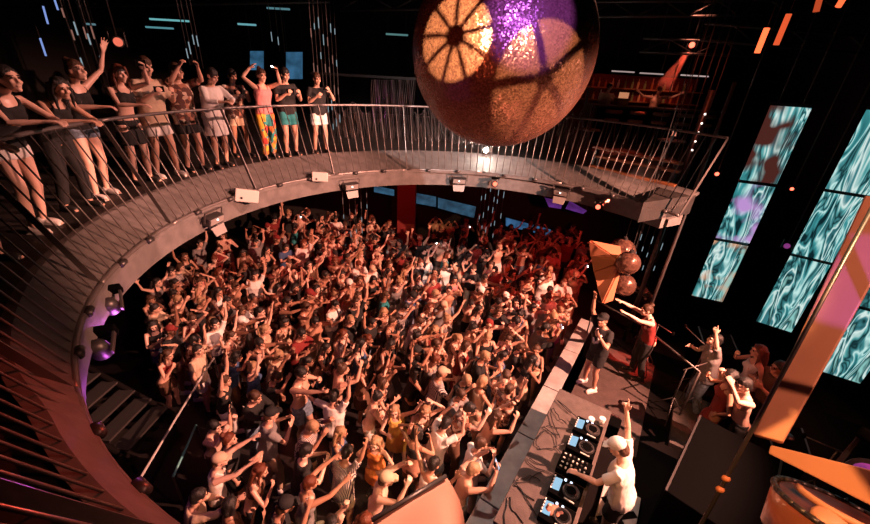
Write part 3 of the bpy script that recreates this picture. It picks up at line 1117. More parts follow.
for i in range(9):
    a = i * .7
    mb.ell((tw.x + .07 * math.cos(a * 2.1), tw.y + .08 * math.sin(a * 1.7), ZD + .055 + .012 * (i % 3)), (.085, .05, .045), Matrix.Rotation(a, 3, 'Z'))
me = remesh(mb, 'towel', .010, 2, .02, 5)
me.materials.append(CLOTH['patterned'])
o = bpy.data.objects.new('towel', me)
COL.objects.link(o)
tag(o, 'crumpled patterned towel at the near end of the desk', 'towel')
rc = random.Random(3)
cl = ['looping from the nearest deck', 'in a loose coil beside the mixer', 'crossing the middle of the felt', 'running to the floor monitor', 'along the front edge of the desk', 'tangled between mixer and front edge', 'short curl beside the second player', 'wide loop near the paper cups']
for i in range(8):
    u0 = -.25 + i * .28
    pts = []
    for k in range(15):
        t = k / 14
        pts.append(S(u0 + .35 * math.sin(t * 5 + i) * t + (rc.random() - .5) * .10, .66 - .26 * math.sin(t * PI * (1 + i % 2)) + (rc.random() - .5) * .04 - .02, ZD + .010 + .006 * i * (1 if k % 2 else .6)))
    cu = bpy.data.curves.new('cable', 'CURVE')
    cu.dimensions = '3D'
    cu.bevel_depth = .0065
    sp = cu.splines.new('NURBS')
    sp.points.add(len(pts) - 1)
    for q, p in zip(sp.points, pts):
        q.co = (*p, 1)
    sp.use_endpoint_u = True
    tmp = bpy.data.objects.new('cable_path', cu)
    COL.objects.link(tmp)
    cme = bpy.data.meshes.new_from_object(tmp.evaluated_get(bpy.context.evaluated_depsgraph_get()))
    bpy.data.objects.remove(tmp)
    cme.materials.clear()
    cme.materials.append(M['cable'])
    o = bpy.data.objects.new('cable', cme)
    COL.objects.link(o)
    tag(o, 'black cable on the desk, ' + cl[i], 'cable', 'loose cables on the desk')
# floor monitor
fm = empty('floor_monitor', 'black wedge stage monitor with grille between desk and performer', 'speaker', S(2.42, .95, SZ), math.atan2(SV.y, SV.x))
prof = [(0, 0), (.36, 0), (.40, .16), (.18, .34), (0, .30)]
mb = MB()
v = [(-.42, y, z) for y, z in prof] + [(.42, y, z) for y, z in prof]
mb.add(v, [(0, 1, 2, 3, 4), (9, 8, 7, 6, 5)] + [(i, 5 + i, 5 + (i + 1) % 5, (i + 1) % 5) for i in range(5)])
mb.build('cabinet', M['rubber'], fm, bevel=.01)
MB().slab([(-.38, .385, .178), (.38, .385, .178), (.38, .195, .333), (-.38, .195, .333)], (0, .012, .014)).build('grille', mat('speaker_grille', (.06, .02, .018), .5, .4, bump=.8, bscale=160), fm)
MB().tube([(-.425, .12, .12), (-.435, .12, .12)], .05, 12).build('handle', M['gun'], fm)
fm.location.z = SZ

# performer and disc jockey
mcm = make_person('mc', ('mouth', 'up'), 'tee', 'shorts', 'm', lean=4, nod=-12, turn=22, seed=3, detail=.0085, side=4)
P = S(3.46, .66, SZ)
mc = add_person(mcm, P, R(108), 'performer in black outfit and cap holding a microphone, one hand raised, on the stage', 2, 'black', 'black', 'cap', 'black', 0, 1.0)
h = wpt(mc, mcm['tips'][0])
mcr = look_basis(V(-.5, .4, .45))
mi = empty('microphone', 'handheld black microphone at the performer’s mouth'.replace('’', ''), 'microphone', h)
MB().tube([V(.06, -.04, -.10), V(0, 0, .03)], [.013, .018], 12).build('grip', M['rubber'], mi, True)
MB().ell((-.008, .006, .055), .027, None, 12, 8).build('head', M['chrome'], mi, True)
wm = MB()
F_ = lambda x, z: (x, .148, z)
for (a, b) in (((-.10, 1.36), (-.05, 1.30)), ((-.05, 1.30), (-.07, 1.20)), ((-.07, 1.20), (.02, 1.12)), ((.02, 1.12), (.06, 1.22))):
    wm.tube([F_(*a), F_(*b)], .022, 8)
wm.build('shirt_print', CLOTH['white'], mc, True)
djm = make_person('disc_jockey', ('deck', 'up_point'), 'tee', 'shorts', 'm', lean=14, nod=20, turn=8, seed=2, detail=.008)
dj = add_person(djm, S(.66, 1.52, SZ), math.atan2(-SV.y, -SV.x) - PI / 2 + R(-10), 'disc jockey in white t-shirt and white cap behind the desk, right hand raised', 0, 'white', 'black', 'cap', 'white', 1, 1.03)

# floor sign behind the disc jockey
sg = empty('floor_sign', 'white board with a black cross and letters lying behind the disc jockey', 'sign', at(617, 512, SZ) * 1.0 - V(0, 0, 0), math.atan2(SU.y, SU.x))
MB().box((0, 0, .04), (.72, .50, .08)).build('board', mat('worn_white_board', (.42, .40, .38), .7, var=.2), sg, bevel=.01)
for a in (42, -42):
    MB().box((-.14, 0, .083), (.09, .58, .006), Matrix.Rotation(R(a), 3, 'Z')).build('cross_bar', M['black'], sg)
tx = bpy.data.curves.new('letters', 'FONT')
tx.body = 'DER'
tx.size = .16
tx.extrude = .002
tx.align_x = 'CENTER'
tx.materials.append(mat('letter_red', (.35, .06, .04), .6))
tmp = bpy.data.objects.new('letters_path', tx)
COL.objects.link(tmp)
lme = bpy.data.meshes.new_from_object(tmp.evaluated_get(bpy.context.evaluated_depsgraph_get()))
bpy.data.objects.remove(tmp)
o = bpy.data.objects.new('letters', lme)
COL.objects.link(o)
o.parent = sg
o.location = (.24, 0, .082)
o.rotation_euler = (0, 0, R(90))

# speakers, cases and stands right of the desk
def cab(name, lab, c, d, rz, group=None, cat='speaker', edge=True):
    e = empty(name, lab, cat, c, rz, group)
    MB().box((0, 0, d[2] / 2), d).build('cabinet', M['rubber'], e, bevel=.012)
    if edge:
        for y in (-1, 1):
            MB().box((0, y * (d[1] / 2 - .01), d[2] + .003), (d[0], .025, .016)).build('edge_strip', M['gun'], e)
    return e


srz = math.atan2(SU.y, SU.x)
_a, _b = at(665, 490, 1.9), at(700, 415, 1.9)
_d = _b - _a
_n = V(_d.y, -_d.x, 0).normalized()
_c = (_a + _b) / 2 + _n * .5
c1 = cab('subwoofer', 'big black subwoofer cabinet right of the disc jockey', (_c.x, _c.y, 0), (_d.length, 1.0, 1.9), math.atan2(_d.y, _d.x))
MB().box((0, -.505, 1.0), (_d.length * .9, .01, 1.6)).build('grille', M['gun'], c1)
cab('subwoofer', 'black subwoofer cabinet with pale top edge beside the cable tangle', S(3.3, 3.2, SZ), (.6, .6, .55), srz)
for i, (u, v, d, l) in enumerate(((4.2, 3.1, (.9, .55, .5), 'black road case under the people behind the stage'), (3.55, 3.6, (.7, .5, .6), 'black road case below the person in the grey jacket'), (5.3, 2.6, (.8, .6, .9), 'black road case under the light strands'))):
    c = S(u, v, SZ)
    e = cab('road_case', l, c, d, srz + R(8 * i - 6), 'road cases at the back of the stage', 'case')
    for x in (-.4, .4):
        MB().box((x * d[0], -d[1] / 2 - .006, d[2] * .6), (.07, .012, .09)).build('latch', M['steel'], e)
    MB().ell((0, 0, d[2] + .02), (.09, .09, .03)).build('coiled_cable', M['cable'], e)
mt_ = random.Random(11)
sw = ['left one beside the red-lit deck', 'beside the side riser', 'between the two road cases', 'nearest the pointing person', 'behind the subwoofer', 'under the copper fan']
for i, (u, v) in enumerate(((3.6, 2.05), (3.9, 2.4), (4.4, 2.3), (3.0, 3.9), (2.1, 3.8), (4.75, 1.5))):
    e = empty('tripod_stand', 'thin black tripod stand, ' + sw[i], 'stand', S(u, v, SZ), i * .9, 'tripod stands behind the stage')
    hgt = 1.0 + .25 * mt_.random()
    MB().tube([(0, 0, .3), (0, 0, hgt)], .012).build('pole', M['gun'], e, True)
    for k in range(3):
        a = k * 2 * PI / 3
        MB().tube([(0, 0, .45), (.32 * math.cos(a), .32 * math.sin(a), .012)], .010).build('leg', M['gun'], e, True)
    MB().tube([(-.05, 0, hgt - .02), (.45, .1, hgt + .12)], .010).build('boom', M['steel'], e, True)
    MB().ell((.45, .1, hgt + .12), (.03, .03, .05)).build('holder', M['rubber'], e, True)
# handrail of the stage side seen as a thin line
for i, (a, b, l) in enumerate((((596, 300), (650, 330), 'thin dark rail behind the performer'), ((648, 330), (700, 372), 'thin dark rail beside the cable tangle'))):
    p, q = at(*a, 2.0), at(*b, 2.0)
    e = empty('guard_rail', l, 'railing', (p.x, p.y, SZ), 0, 'guard rails behind the stage')
    MB().tube([V(0, 0, 2.0 - SZ), q - V(p.x, p.y, SZ)], .018).build('handrail', M['steel'], e, True)
    for s_ in (0, 1):
        t_ = (q - p) * s_
        MB().tube([V(t_.x, t_.y, 2.0 - SZ), V(t_.x, t_.y, 0)], .016).build('post', M['steel'], e, True)

# people behind the stage
bm1 = make_person('bk1', ('forward', 'forward'), 'tank', 'trousers', 'm', lean=14, nod=-4, turn=5, seed=1)
bm2 = make_person('bk2', ('up_point', 'clap'), 'shirt', 'trousers', 'm', lean=6, nod=-14, turn=10, seed=2)
bm3 = make_person('bk3', ('hip', 'mouth'), 'tank', 'trousers', 'f', lean=4, nod=4, turn=0, seed=3)
for mdl, (x, y), z, hh, rz, lab, kw in (
    (bm1, (657, 315), .9, 1.52, 78, 'person in red vest leaning arms forward behind the cable tangle', dict(skin=0, topc='red', hair='bun', hairc='brown')),
    (bm2, (722, 342), .87, 1.62, 62, 'person in grey open shirt pointing up behind the stage', dict(skin=0, topc='grey', botc='denim', hair='short', hairc='black')),
    (bm3, (764, 352), .87, 1.62, 75, 'person with white scarf-like top right of the pointing person', dict(skin=1, topc='white', botc='brown', hair='long', hairc='red')),
    (VAR['c11'], (757, 388), .87, 1.62, 80, 'shirtless person with bare red-lit back near the lit beam', dict(skin=0, botc='black', hair='short', hairc='black')),
    (bm1, (652, 285), .0, 1.62, 100, 'person in black vest reaching left beside the small mirror balls', dict(skin=1, topc='black', hair='short', hairc='black')),
    (VAR['c02'], (786, 366), .87, 1.62, 95, 'person in brown t-shirt between the scarf wearer and lit beam', dict(skin=2, topc='brown', hair='pony', hairc='black')),
    (VAR['c14'], (772, 512), .0, 1.62, 70, 'person seen from above at the bottom right corner', dict(skin=1, topc='black', hair='short', hairc='brown')),
    (VAR['c12'], (736, 376), .87, 1.62, 60, 'person in red dress behind the subwoofer', dict(skin=2, topc='red', hair='short' and 'bob', hairc='black'))):
    p = at(x, y, z + hh)
    add_person(mdl, (p.x, p.y, z), R(rz), lab, kw.get('skin', 1), kw.get('topc', 'black'), kw.get('botc', 'black'), kw.get('hair', 'short'), kw.get('hairc', 'black'), 1, 1.0, 'people behind the stage')

# ------------------------------------------------------------------ mirror ball
BC, BR = V(.575, 4.55, 6.60), .935
ball = empty('mirror_ball', 'huge copper-toned mirror ball hanging over the crowd', 'mirror ball', BC)
mm = bpy.data.materials.new('mirror_tiles')
mm.use_nodes = True
nt = mm.node_tree
b = nt.nodes['Principled BSDF']
uv = nt.nodes.new('ShaderNodeTexCoord')
vo = nt.nodes.new('ShaderNodeTexVoronoi')
vo.inputs['Scale'].default_value = 78
vo.inputs['Randomness'].default_value = .55
nt.links.new(uv.outputs['Object'], vo.inputs['Vector'])
sb_ = nt.nodes.new('ShaderNodeVectorMath')
sb_.operation = 'SUBTRACT'
sb_.inputs[1].default_value = (.5, .5, .5)
nt.links.new(vo.outputs['Color'], sb_.inputs[0])
sc_ = nt.nodes.new('ShaderNodeVectorMath')
sc_.operation = 'SCALE'
sc_.inputs['Scale'].default_value = .30
nt.links.new(sb_.outputs[0], sc_.inputs[0])
ge = nt.nodes.new('ShaderNodeNewGeometry')
ad = nt.nodes.new('ShaderNodeVectorMath')
ad.operation = 'ADD'
nt.links.new(ge.outputs['Normal'], ad.inputs[0])
nt.links.new(sc_.outputs[0], ad.inputs[1])
nm = nt.nodes.new('ShaderNodeVectorMath')
nm.operation = 'NORMALIZE'
nt.links.new(ad.outputs[0], nm.inputs[0])
nt.links.new(nm.outputs[0], b.inputs['Normal'])
rp_ = nt.nodes.new('ShaderNodeValToRGB')
rp_.color_ramp.elements[0].color = (.09, .04, .03, 1)
rp_.color_ramp.elements[1].color = (.20, .10, .07, 1)
sx_ = nt.nodes.new('ShaderNodeSeparateColor')
nt.links.new(vo.outputs['Color'], sx_.inputs[0])
nt.links.new(sx_.outputs[0], rp_.inputs['Fac'])
nt.links.new(rp_.outputs['Color'], b.inputs['Base Color'])
b.inputs['Metallic'].default_value = .42
b.inputs['Roughness'].default_value = .27
MB().ell((0, 0, 0), BR, None, 96, 64).build('mirrored_shell', mm, ball, True)
MB().tube([(0, 0, BR - .02), (0, 0, BR + .10)], [.22, .16], 24).build('top_cap', M['gun'], ball)
MB().tube([(0, 0, BR + .10), (0, 0, 9.2 - BC.z)], .02).build('chain', M['steel'], ball)
bl = ball.copy


# gobo projectors aimed at the ball (real plates with petal openings)
def gobo(loc, to, col, power, n, rad, lab, rz=0, dist=.25, spoke=.12, hub=.28):
    e = empty('gobo_projector', lab, 'spotlight', loc)
    e.rotation_euler = (Vector(to) - Vector(loc)).to_track_quat('-Z', 'Y').to_euler()
    g = MB()
    rim = rad * 3.2
    seg = 48
    # outer plate
    v, f = [], []
    for k in range(seg):
        a = 2 * PI * k / seg
        v += [(rad * math.cos(a), rad * math.sin(a), -dist), (rim * math.cos(a), rim * math.sin(a), -dist)]
    for k in range(seg):
        f.append((2 * k, 2 * k + 1, (2 * k + 3) % (2 * seg), (2 * k + 2) % (2 * seg)))
    g.add(v, f)
    g.tube([(0, 0, -dist), (0, 0, -dist - .001)], rad * hub, 20)
    for k in range(n):
        a = rz + 2 * PI * k / n
        d = V(math.cos(a), math.sin(a), 0)
        g.box(d * rad * .62 + V(0, 0, -dist), (rad * .82, rad * spoke, .001), Matrix.Rotation(a, 3, 'Z'))
    g.build('gobo_plate', M['black'], e)
    g2 = MB()
    v, f = [], []
    for k in range(24):
        a = 2 * PI * k / 24
        v += [(rim * math.cos(a), rim * math.sin(a), -dist), (rim * math.cos(a), rim * math.sin(a), .15), ]
    for k in range(24):
        f.append((2 * k, 2 * k + 1, (2 * k + 3) % 48, (2 * k + 2) % 48))
    g2.add(v, f)
    g2.build('housing', M['gun'], e, True)
    l = spot('gobo_lamp', (0, 0, 0), (0, 0, -1), col, power, 2 * math.degrees(math.atan(rad * 1.15 / dist)), 0, .0015)
    l.rotation_euler = (0, 0, 0)
    l.parent = e
    return e


def ballp(x, y):
    d = ray(x, y).normalized()
    o_ = CAM - BC
    b_ = o_.dot(d)
    c_ = o_.dot(o_) - BR * BR
    return CAM + d * (-b_ - math.sqrt(max(0, b_ * b_ - c_)))


WARM = (1, .42, .12)
gobo((-.7, .4, 7.5), ballp(455, 36), (1, .58, .27), 6800, 9, .0225, 'ceiling projector throwing the petal wheel onto the mirror ball', .2)
gobo((1.3, .5, 7.6), ballp(545, 78), (1, .52, .24), 2100, 5, .031, 'ceiling projector throwing broad petals onto the right of the ball', .75, .25, .16, .2)
spot('purple_spot_ball', (.9, .9, 8.3), ballp(533, 12), (.42, .14, 1), 1500, 15, .4, .02)
spot('copper_fill_ball', (-1.5, .2, 6.0), BC + V(-.2, 0, -.3), (1, .16, .06), 170, 26, .6, .1)
spot('ball_under', (1.2, 2.6, 3.0), BC, (1, .25, .15), 90, 34, .6, .1)
#@DETAIL
# ------------------------------------------------------------------ fixtures on the gallery edge
def P_on(x, y, r):
    "point on the vertical cylinder of radius r about the void centre seen through pixel x,y (far side)"
    d = ray(x, y)
    ox, oy = CAM.x - RC[0], CAM.y - RC[1]
    a = d.x * d.x + d.y * d.y
    b = 2 * (ox * d.x + oy * d.y)
    c = ox * ox + oy * oy - r * r
    t = (-b + math.sqrt(b * b - 4 * a * c)) / (2 * a)
    return CAM + d * t


def outward(P):
    v = V(P.x - RC[0], P.y - RC[1], 0).normalized()
    return v, V(-v.y, v.x, 0)


def facing_empty(name, lab, cat, P, to, group=None):
    e = empty(name, lab, cat, P, 0, group)
    e.rotation_euler = (Vector(to) - Vector(P)).to_track_quat('Y', 'Z').to_euler()
    return e


HOUS = mat('light_housing', (.25, .23, .22), .5)
for i, (x, y, s, lab, grp) in enumerate((
        (247, 196, 1.0, 'pale grey box speaker with a small dark port on the gallery edge, largest one', None),
        (320, 177, .85, 'pale grey box speaker with a small dark port below the last gallery person', None))):
    P = P_on(x, y, 3.70)
    e = facing_empty('box_speaker', lab, 'speaker', P, CAM + V(.6, .8, -.7))
    MB().box((0, -.08, 0), (.34 * s, .20, .20 * s), Matrix.Rotation(R(0), 3, 'Y')).build('cabinet', M['greybox'], e, bevel=.012)
    MB().tube([(.08 * s, .018, -.04), (.08 * s, .026, -.04)], .018, 14).build('port', M['rubber'], e)
    MB().box((0, -.2, .06), (.06, .16, .05)).build('bracket', M['gun'], e)
    e.rotation_euler.rotate_axis('Y', R(-14 if i == 0 else -6))
for i, (x, y, lab) in enumerate(((217, 224, 'grey flood light with barn door lip below the box speaker, left side'), (352, 190, 'grey flood light under the gallery edge left of the red column'),
                                 (459, 184, 'grey flood light under the gallery edge below the mirror ball'), (560, 196, 'grey flood light above the purple wall panels'))):
    P = P_on(x, y, 3.72)
    o_, t_ = outward(P)
    e = facing_empty('flood_light', lab, 'spotlight', P, P - o_ + V(0, 0, -.25), 'flood lights along the gallery edge')
    MB().box((0, -.06, .05), (.30, .12, .13)).build('housing', M['gun'], e, bevel=.01)
    MB().box((0, .004, .06), (.26, .008, .09)).build('glass', HOUS, e)
    MB().slab([(-.13, .0, -.03), (.13, .0, -.03), (.11, .08, -.14), (-.11, .08, -.14)], (0, .008, .006)).build('barn_door', HOUS, e)
    MB().tube([(-.17, -.06, .05), (-.17, -.06, .2), (.17, -.06, .2), (.17, -.06, .05)], .012, 6).build('yoke', M['steel'], e)
    MB().ell((.0, .012, .075), .012, None, 8, 6).build('indicator', emis('indicator_lamp', (1, .95, .9), 6), e)
REDL = emis('red_lens', (1, .11, .06), 4.5)
WHT = emis('white_lens', (1, .82, .62), 260)
PUR = mat('purple_lens', (.25, .05, .28), .25, emit=(.40, .06, .34), es=.5)


def moving_head(P, to, lens, lab, s=1.0, group='moving head lights'):
    e = facing_empty('moving_head_light', lab, 'spotlight', P, to, group)
    MB().tube([(0, -.22 * s, 0), (0, -.16 * s, 0), (0, 0, 0), (0, .015 * s, 0)], [.05 * s, .085 * s, .10 * s, .095 * s], 18).build('head', M['gun'], e, True)
    MB().ell((0, .012 * s, 0), (.075 * s, .03 * s, .075 * s), None, 16, 8).build('lens', lens, e, True)
    for k in (-1, 1):
        MB().box((k * .12 * s, -.10 * s, .05 * s), (.02, .07 * s, .26 * s)).build('yoke_arm', M['gun'], e, bevel=.004)
    MB().box((0, -.10 * s, .20 * s), (.28 * s, .17 * s, .07 * s)).build('base', M['rubber'], e, bevel=.01)
    mwi = e.rotation_euler.to_matrix().inverted()
    P = Vector(P)
    top = 9.2 if P.z > 4.9 or P.x > 4.5 else 4.34
    r_ = math.hypot(P.x - RC[0], P.y - RC[1])
    if P.z < 4.9 and r_ < 3.9 and P.x < 4.5:
        v_ = V(P.x - RC[0], P.y - RC[1], 0).normalized() * (3.88 - r_)
        pts = [V(0, 0, .05), V(v_.x * .6, v_.y * .6, .12), V(v_.x, v_.y, 4.28 - P.z)]
    else:
        pts = [V(0, 0, .1), V(0, 0, top - P.z)]
    MB().tube([mwi @ q for q in pts], .014, 6).build('hanging_arm', M['gun'], e, True)
    return e


HEADS = [
    (P_on(495, 184, 3.60), CAM, REDL, 'red-glowing moving head under the gallery edge by the flood light', .6),
    (P_on(598, 207, 3.75), CAM, REDL, 'red-glowing moving head at the gallery edge with a beam to the upper right', .6),
    (P_on(486, 150, 4.50), CAM, WHT, 'dazzling white lamp at the foot of the mirror ball', .8),
    (aty(692, 45, 11.5), CAM + V(0, 0, -1), REDL, 'red-glowing ceiling lamp above the bar with a beam', .9),
    (aty(717, 174, 8.6), CAM, REDL, 'red-glowing lamp left of the tall left screen', .55),
    (aty(792, 189, 8.2), CAM, REDL, 'red-glowing lamp between the two tall screens', .45),
    (aty(787, 246, 8.0), CAM, PUR, 'dim violet lamp beside the lower left screen', .8),
    (at(112, 308, 4.15), at(150, 345, 3.0), PUR, 'violet moving head hanging under the left gallery, upper one', .8),
    (at(103, 352, 4.05), at(150, 395, 3.0), PUR, 'violet moving head hanging under the left gallery, lower one', .8)]
for P, to, lens, lab, s in HEADS:
    moving_head(P, to, lens, lab, s)
# the two left ones sit nearer: place them by depth
point('white_lamp_glow', P_on(486, 150, 4.4) + V(0, -.2, .15), (1, .85, .75), 35, .04)

# haze beams: thin smoke lit by a narrow red spot
def hang(o, P, extra=()):
    q = (P[0] - o.location.x, P[1] - o.location.y, P[2] - o.location.z)
    return q


def haze_cone(P, to, r0, r1, lab, power):
    hz = bpy.data.materials.new('haze')
    hz.use_nodes = True
    t = hz.node_tree
    t.nodes.clear()
    vs = t.nodes.new('ShaderNodeVolumeScatter')
    vs.inputs['Density'].default_value = .35
    oo = t.nodes.new('ShaderNodeOutputMaterial')
    t.links.new(vs.outputs[0], oo.inputs['Volume'])
    o = MB().tube([P, to], [r0, r1], 20).build('haze', hz)
    tag(o, lab, 'haze', None, 'stuff')
    L = (Vector(to) - Vector(P)).length
    spot('beam_lamp', Vector(P) - (Vector(to) - Vector(P)).normalized() * .05, to, (1, .10, .05), power, 2 * math.degrees(math.atan(r1 / L)), .3, .01)


haze_cone(aty(690, 49, 11.4), aty(664, 86, 11.2), .05, .22, 'faint smoke in the red beam above the bar', 500)
haze_cone(P_on(602, 205, 3.72), P_on(652, 168, 4.9), .05, .25, 'faint smoke in the red beam across the right gallery', 350)

# ------------------------------------------------------------------ tall screens on the right
def screen_mat(name, peach=0):
    mt = bpy.data.materials.new(name)
    mt.use_nodes = True
    t = mt.node_tree
    t.nodes.clear()
    N_ = t.nodes.new
    tc = N_('ShaderNodeTexCoord')
    mp = N_('ShaderNodeMapping')
    mp.inputs['Rotation'].default_value = (0, R(38), 0)
    mp.inputs['Scale'].default_value = (1.7, 1.7, .30)
    t.links.new(tc.outputs['Object'], mp.inputs[0])
    n1 = N_('ShaderNodeTexNoise')
    n1.inputs['Scale'].default_value = 1.1
    n1.inputs['Detail'].default_value = 2
    n1.inputs['Distortion'].default_value = .6
    t.links.new(mp.outputs[0], n1.inputs['Vector'])
    sc = N_('ShaderNodeVectorMath')
    sc.operation = 'SCALE'
    sc.inputs['Scale'].default_value = 1.0
    t.links.new(n1.outputs['Color'], sc.inputs[0])
    ad_ = N_('ShaderNodeVectorMath')
    ad_.operation = 'ADD'
    t.links.new(mp.outputs[0], ad_.inputs[0])
    t.links.new(sc.outputs[0], ad_.inputs[1])
    n2 = N_('ShaderNodeTexNoise')
    n2.inputs['Scale'].default_value = 2.1
    n2.inputs['Detail'].default_value = 3
    n2.inputs['Distortion'].default_value = .8
    t.links.new(ad_.outputs[0], n2.inputs['Vector'])
    r = N_('ShaderNodeValToRGB')
    cols = [(0, (.002, .006, .008)), (.34, (.004, .02, .025)), (.39, (.05, .30, .32)), (.43, (.55, .82, .78)), (.46, (.06, .26, .28)), (.495, (.003, .015, .02)), (.53, (.09, .36, .37)), (.565, (.70, .85, .80)), (.60, (.05, .22, .25)), (.65, (.004, .02, .02)), (.70, (.25, .55, .52))]
    e = r.color_ramp.elements
    while len(e) < len(cols):
        e.new(.5)
    for i, (p, c) in enumerate(cols):
        e[i].position = p
        e[i].color = (*c, 1)
    t.links.new(n2.outputs['Fac'], r.inputs['Fac'])
    out = r.outputs['Color']
    em = N_('ShaderNodeEmission')
    em.inputs[1].default_value = 1.0
    if peach:
        n3 = N_('ShaderNodeTexNoise')
        n3.inputs['Scale'].default_value = 1.6
        t.links.new(tc.outputs['Object'], n3.inputs['Vector'])
        r3 = N_('ShaderNodeValToRGB')
        r3.color_ramp.elements[0].position = .44 if peach == 3 else .50
        r3.color_ramp.elements[1].position = .54 if peach == 3 else .62
        t.links.new(n3.outputs['Fac'], r3.inputs['Fac'])
        mx_ = N_('ShaderNodeMix')
        mx_.data_type = 'RGBA'
        t.links.new(r3.outputs['Color'], mx_.inputs['Factor'])
        t.links.new(out, mx_.inputs['A'])
        mx_.inputs['B'].default_value = {1: (.80, .36, .18, 1), 2: (.50, .28, .62, 1), 3: (.07, .018, .014, 1)}[peach]
        out = mx_.outputs['Result']
    t.links.new(out, em.inputs[0])
    o = N_('ShaderNodeOutputMaterial')
    t.links.new(em.outputs[0], o.inputs[0])
    return mt


SM = [screen_mat('screen_image_teal'), screen_mat('screen_image_peach', 1), screen_mat('screen_image_violet', 2), screen_mat('screen_image_dark', 3)]


def tall_screen(x0, x1, y0, y1, cuts, mats, lab):
    a, b = V(x0, y0, 0), V(x1, y1, 0)
    d = (b - a)
    n = V(d.y, -d.x, 0).normalized()
    if n.y > 0:
        n = -n
    c = (a + b) / 2
    e = empty('video_screen', lab, 'screen', (c.x, c.y, cuts[-1]), 0, 'tall video screens')
    for k in range(len(cuts) - 1):
        z1, z0 = cuts[k] - .03, cuts[k + 1] + .03
        q = [a - c, b - c, b - c, a - c]
        v = [V(p.x, p.y, z - cuts[-1]) for p, z in zip(q, (z0, z0, z1, z1))]
        body = MB().slab([p - n * .004 for p in v], -n * .09).build('panel', M['rubber'], e)
        MB().slab([p for p in v], n * .006).build('picture', mats[k], body)
    for k in cuts:
        MB().box(V(0, 0, k - cuts[-1]) - n * .06, (d.length * .98, .05, .05), Matrix.Rotation(math.atan2(d.y, d.x), 3, 'Z')).build('mounting_bar', M['gun'], e)
    for q in (.2, .8):
        w3 = a.lerp(b, q) - c - n * .06
        MB().tube([V(w3.x, w3.y, cuts[0] - cuts[-1]), V(w3.x, w3.y, 9.2 - cuts[-1])], .012, 6).build('hanging_rod', M['gun'], e)


tall_screen(5.83, 6.38, 7.5, 7.28, [6.18, 4.78, 3.55, 2.14], [SM[3], SM[2], SM[1]], 'tall narrow screen of teal folds with peach patch, left one')
tall_screen(7.54, 8.05, 7.5, 7.12, [6.2, 4.70, 3.30, 1.55], [SM[0], SM[0], SM[0]], 'tall narrow screen all of teal folds, middle one')
tall_screen(7.62, 8.16, 5.95, 5.62, [4.5, 3.0, 1.5], [SM[0], SM[0]], 'tall screen of teal folds behind the lit beam, right one')
for _p in (at(122, 322, 4.0), at(124, 378, 3.8)):
    point('violet_glow', _p, (.7, .12, .8), 6, .05)  # point lamps added beside the violet moving heads to tint their housings
point('screen_glow', (6.6, 6.7, 3.5), (.3, .9, .9), 8, .5)

# ------------------------------------------------------------------ big painted frame and tube on the right
def beam(pts_px, wid, dep, name, mt, lab, D):
    pass


fr = empty('painted_frame', 'painted steel frame lit orange and violet at the right edge', 'frame', atd(765, 448, 2.6))


def plank(a, b, wa, wb, side, th, name):
    "a,b centre points; wa,wb half widths along side"
    s = side.normalized()
    t = (b - a).normalized()
    n = t.cross(s).normalized()
    q = [a - s * wa, a + s * wa, b + s * wb, b - s * wb]
    mb = MB().slab([p - fr.location for p in q], n * th)
    return mb.build(name, M['orangebeam'], fr, bevel=.006)


pa, pb = atd(888, 205, 2.95), atd(768, 440, 2.55)
side = (atd(800, 440, 2.55) - atd(755, 428, 2.55))
plank(pa, pb, .088, .052, side, .10, 'upright')
pc, pd = atd(769, 449, 2.5), atd(905, 500, 2.35)
side2 = (atd(830, 494, 2.4) - atd(838, 462, 2.4))
plank(pc, pd, .02, .075, side2, .10, 'cross_member')
gobo((.3, .1, 7.6), atd(815, 380, 2.6), (1, .38, .13), 620, 5, .078, 'ceiling projector throwing orange bars onto the painted frame', .5, .25, .2, .22)
spot('beam_violet_spot', (1.9, .2, 6.9), atd(858, 285, 2.7), (.45, .12, 1), 110, 16, .3, .01)
ta, tb = atd(905, 147, 2.5), atd(697, 532, 2.2)
e = empty('steel_tube', 'thin upright steel tube in front of the lit frame', 'pole', tb)
MB().tube([(0, 0, 0), ta - tb], .008, 10).build('tube', M['gun'], e, True)
for (x, y) in ((722, 478), (713, 489)):
    p = tb.lerp(ta, (532 - y) / 385)
    MB().ell(p - tb, (.018, .014, .014), None, 10, 6).build('clamp', M['wood'], e, True)
# slanted pole at the right end of the gallery
pA, pB = aty(735, 80, 7.2), aty(596, 520, 7.2)
p1, p0 = aty(735, 82, 6.9), aty(663, 270, 6.9)
e = empty('steel_pole', 'slim upright pole standing where the gallery railing ends', 'pole', (p0.x, p0.y, SZ))
MB().tube([V(0, 0, 0), V(p1.x - p0.x, 0, p1.z - SZ)], .03, 12).build('tube', M['rail'], e, True)
p2 = aty(712, 90, 7.6)
e = empty('steel_pole', 'slim dark pole with small lamps just left of the end pole', 'pole', (p2.x - .05, p2.y, 0))
MB().tube([V(0, 0, 0), V(.05, 0, p2.z)], .05, 12).build('tube', M['gun'], e, True)
for k in range(5):
    MB().ell((.05 * (.7 + .04 * k), -.05, 5.3 + k * .16), .018, None, 8, 6).build('lamp', emis('tiny_lamp', (1, .8, .7), 3), e, True)

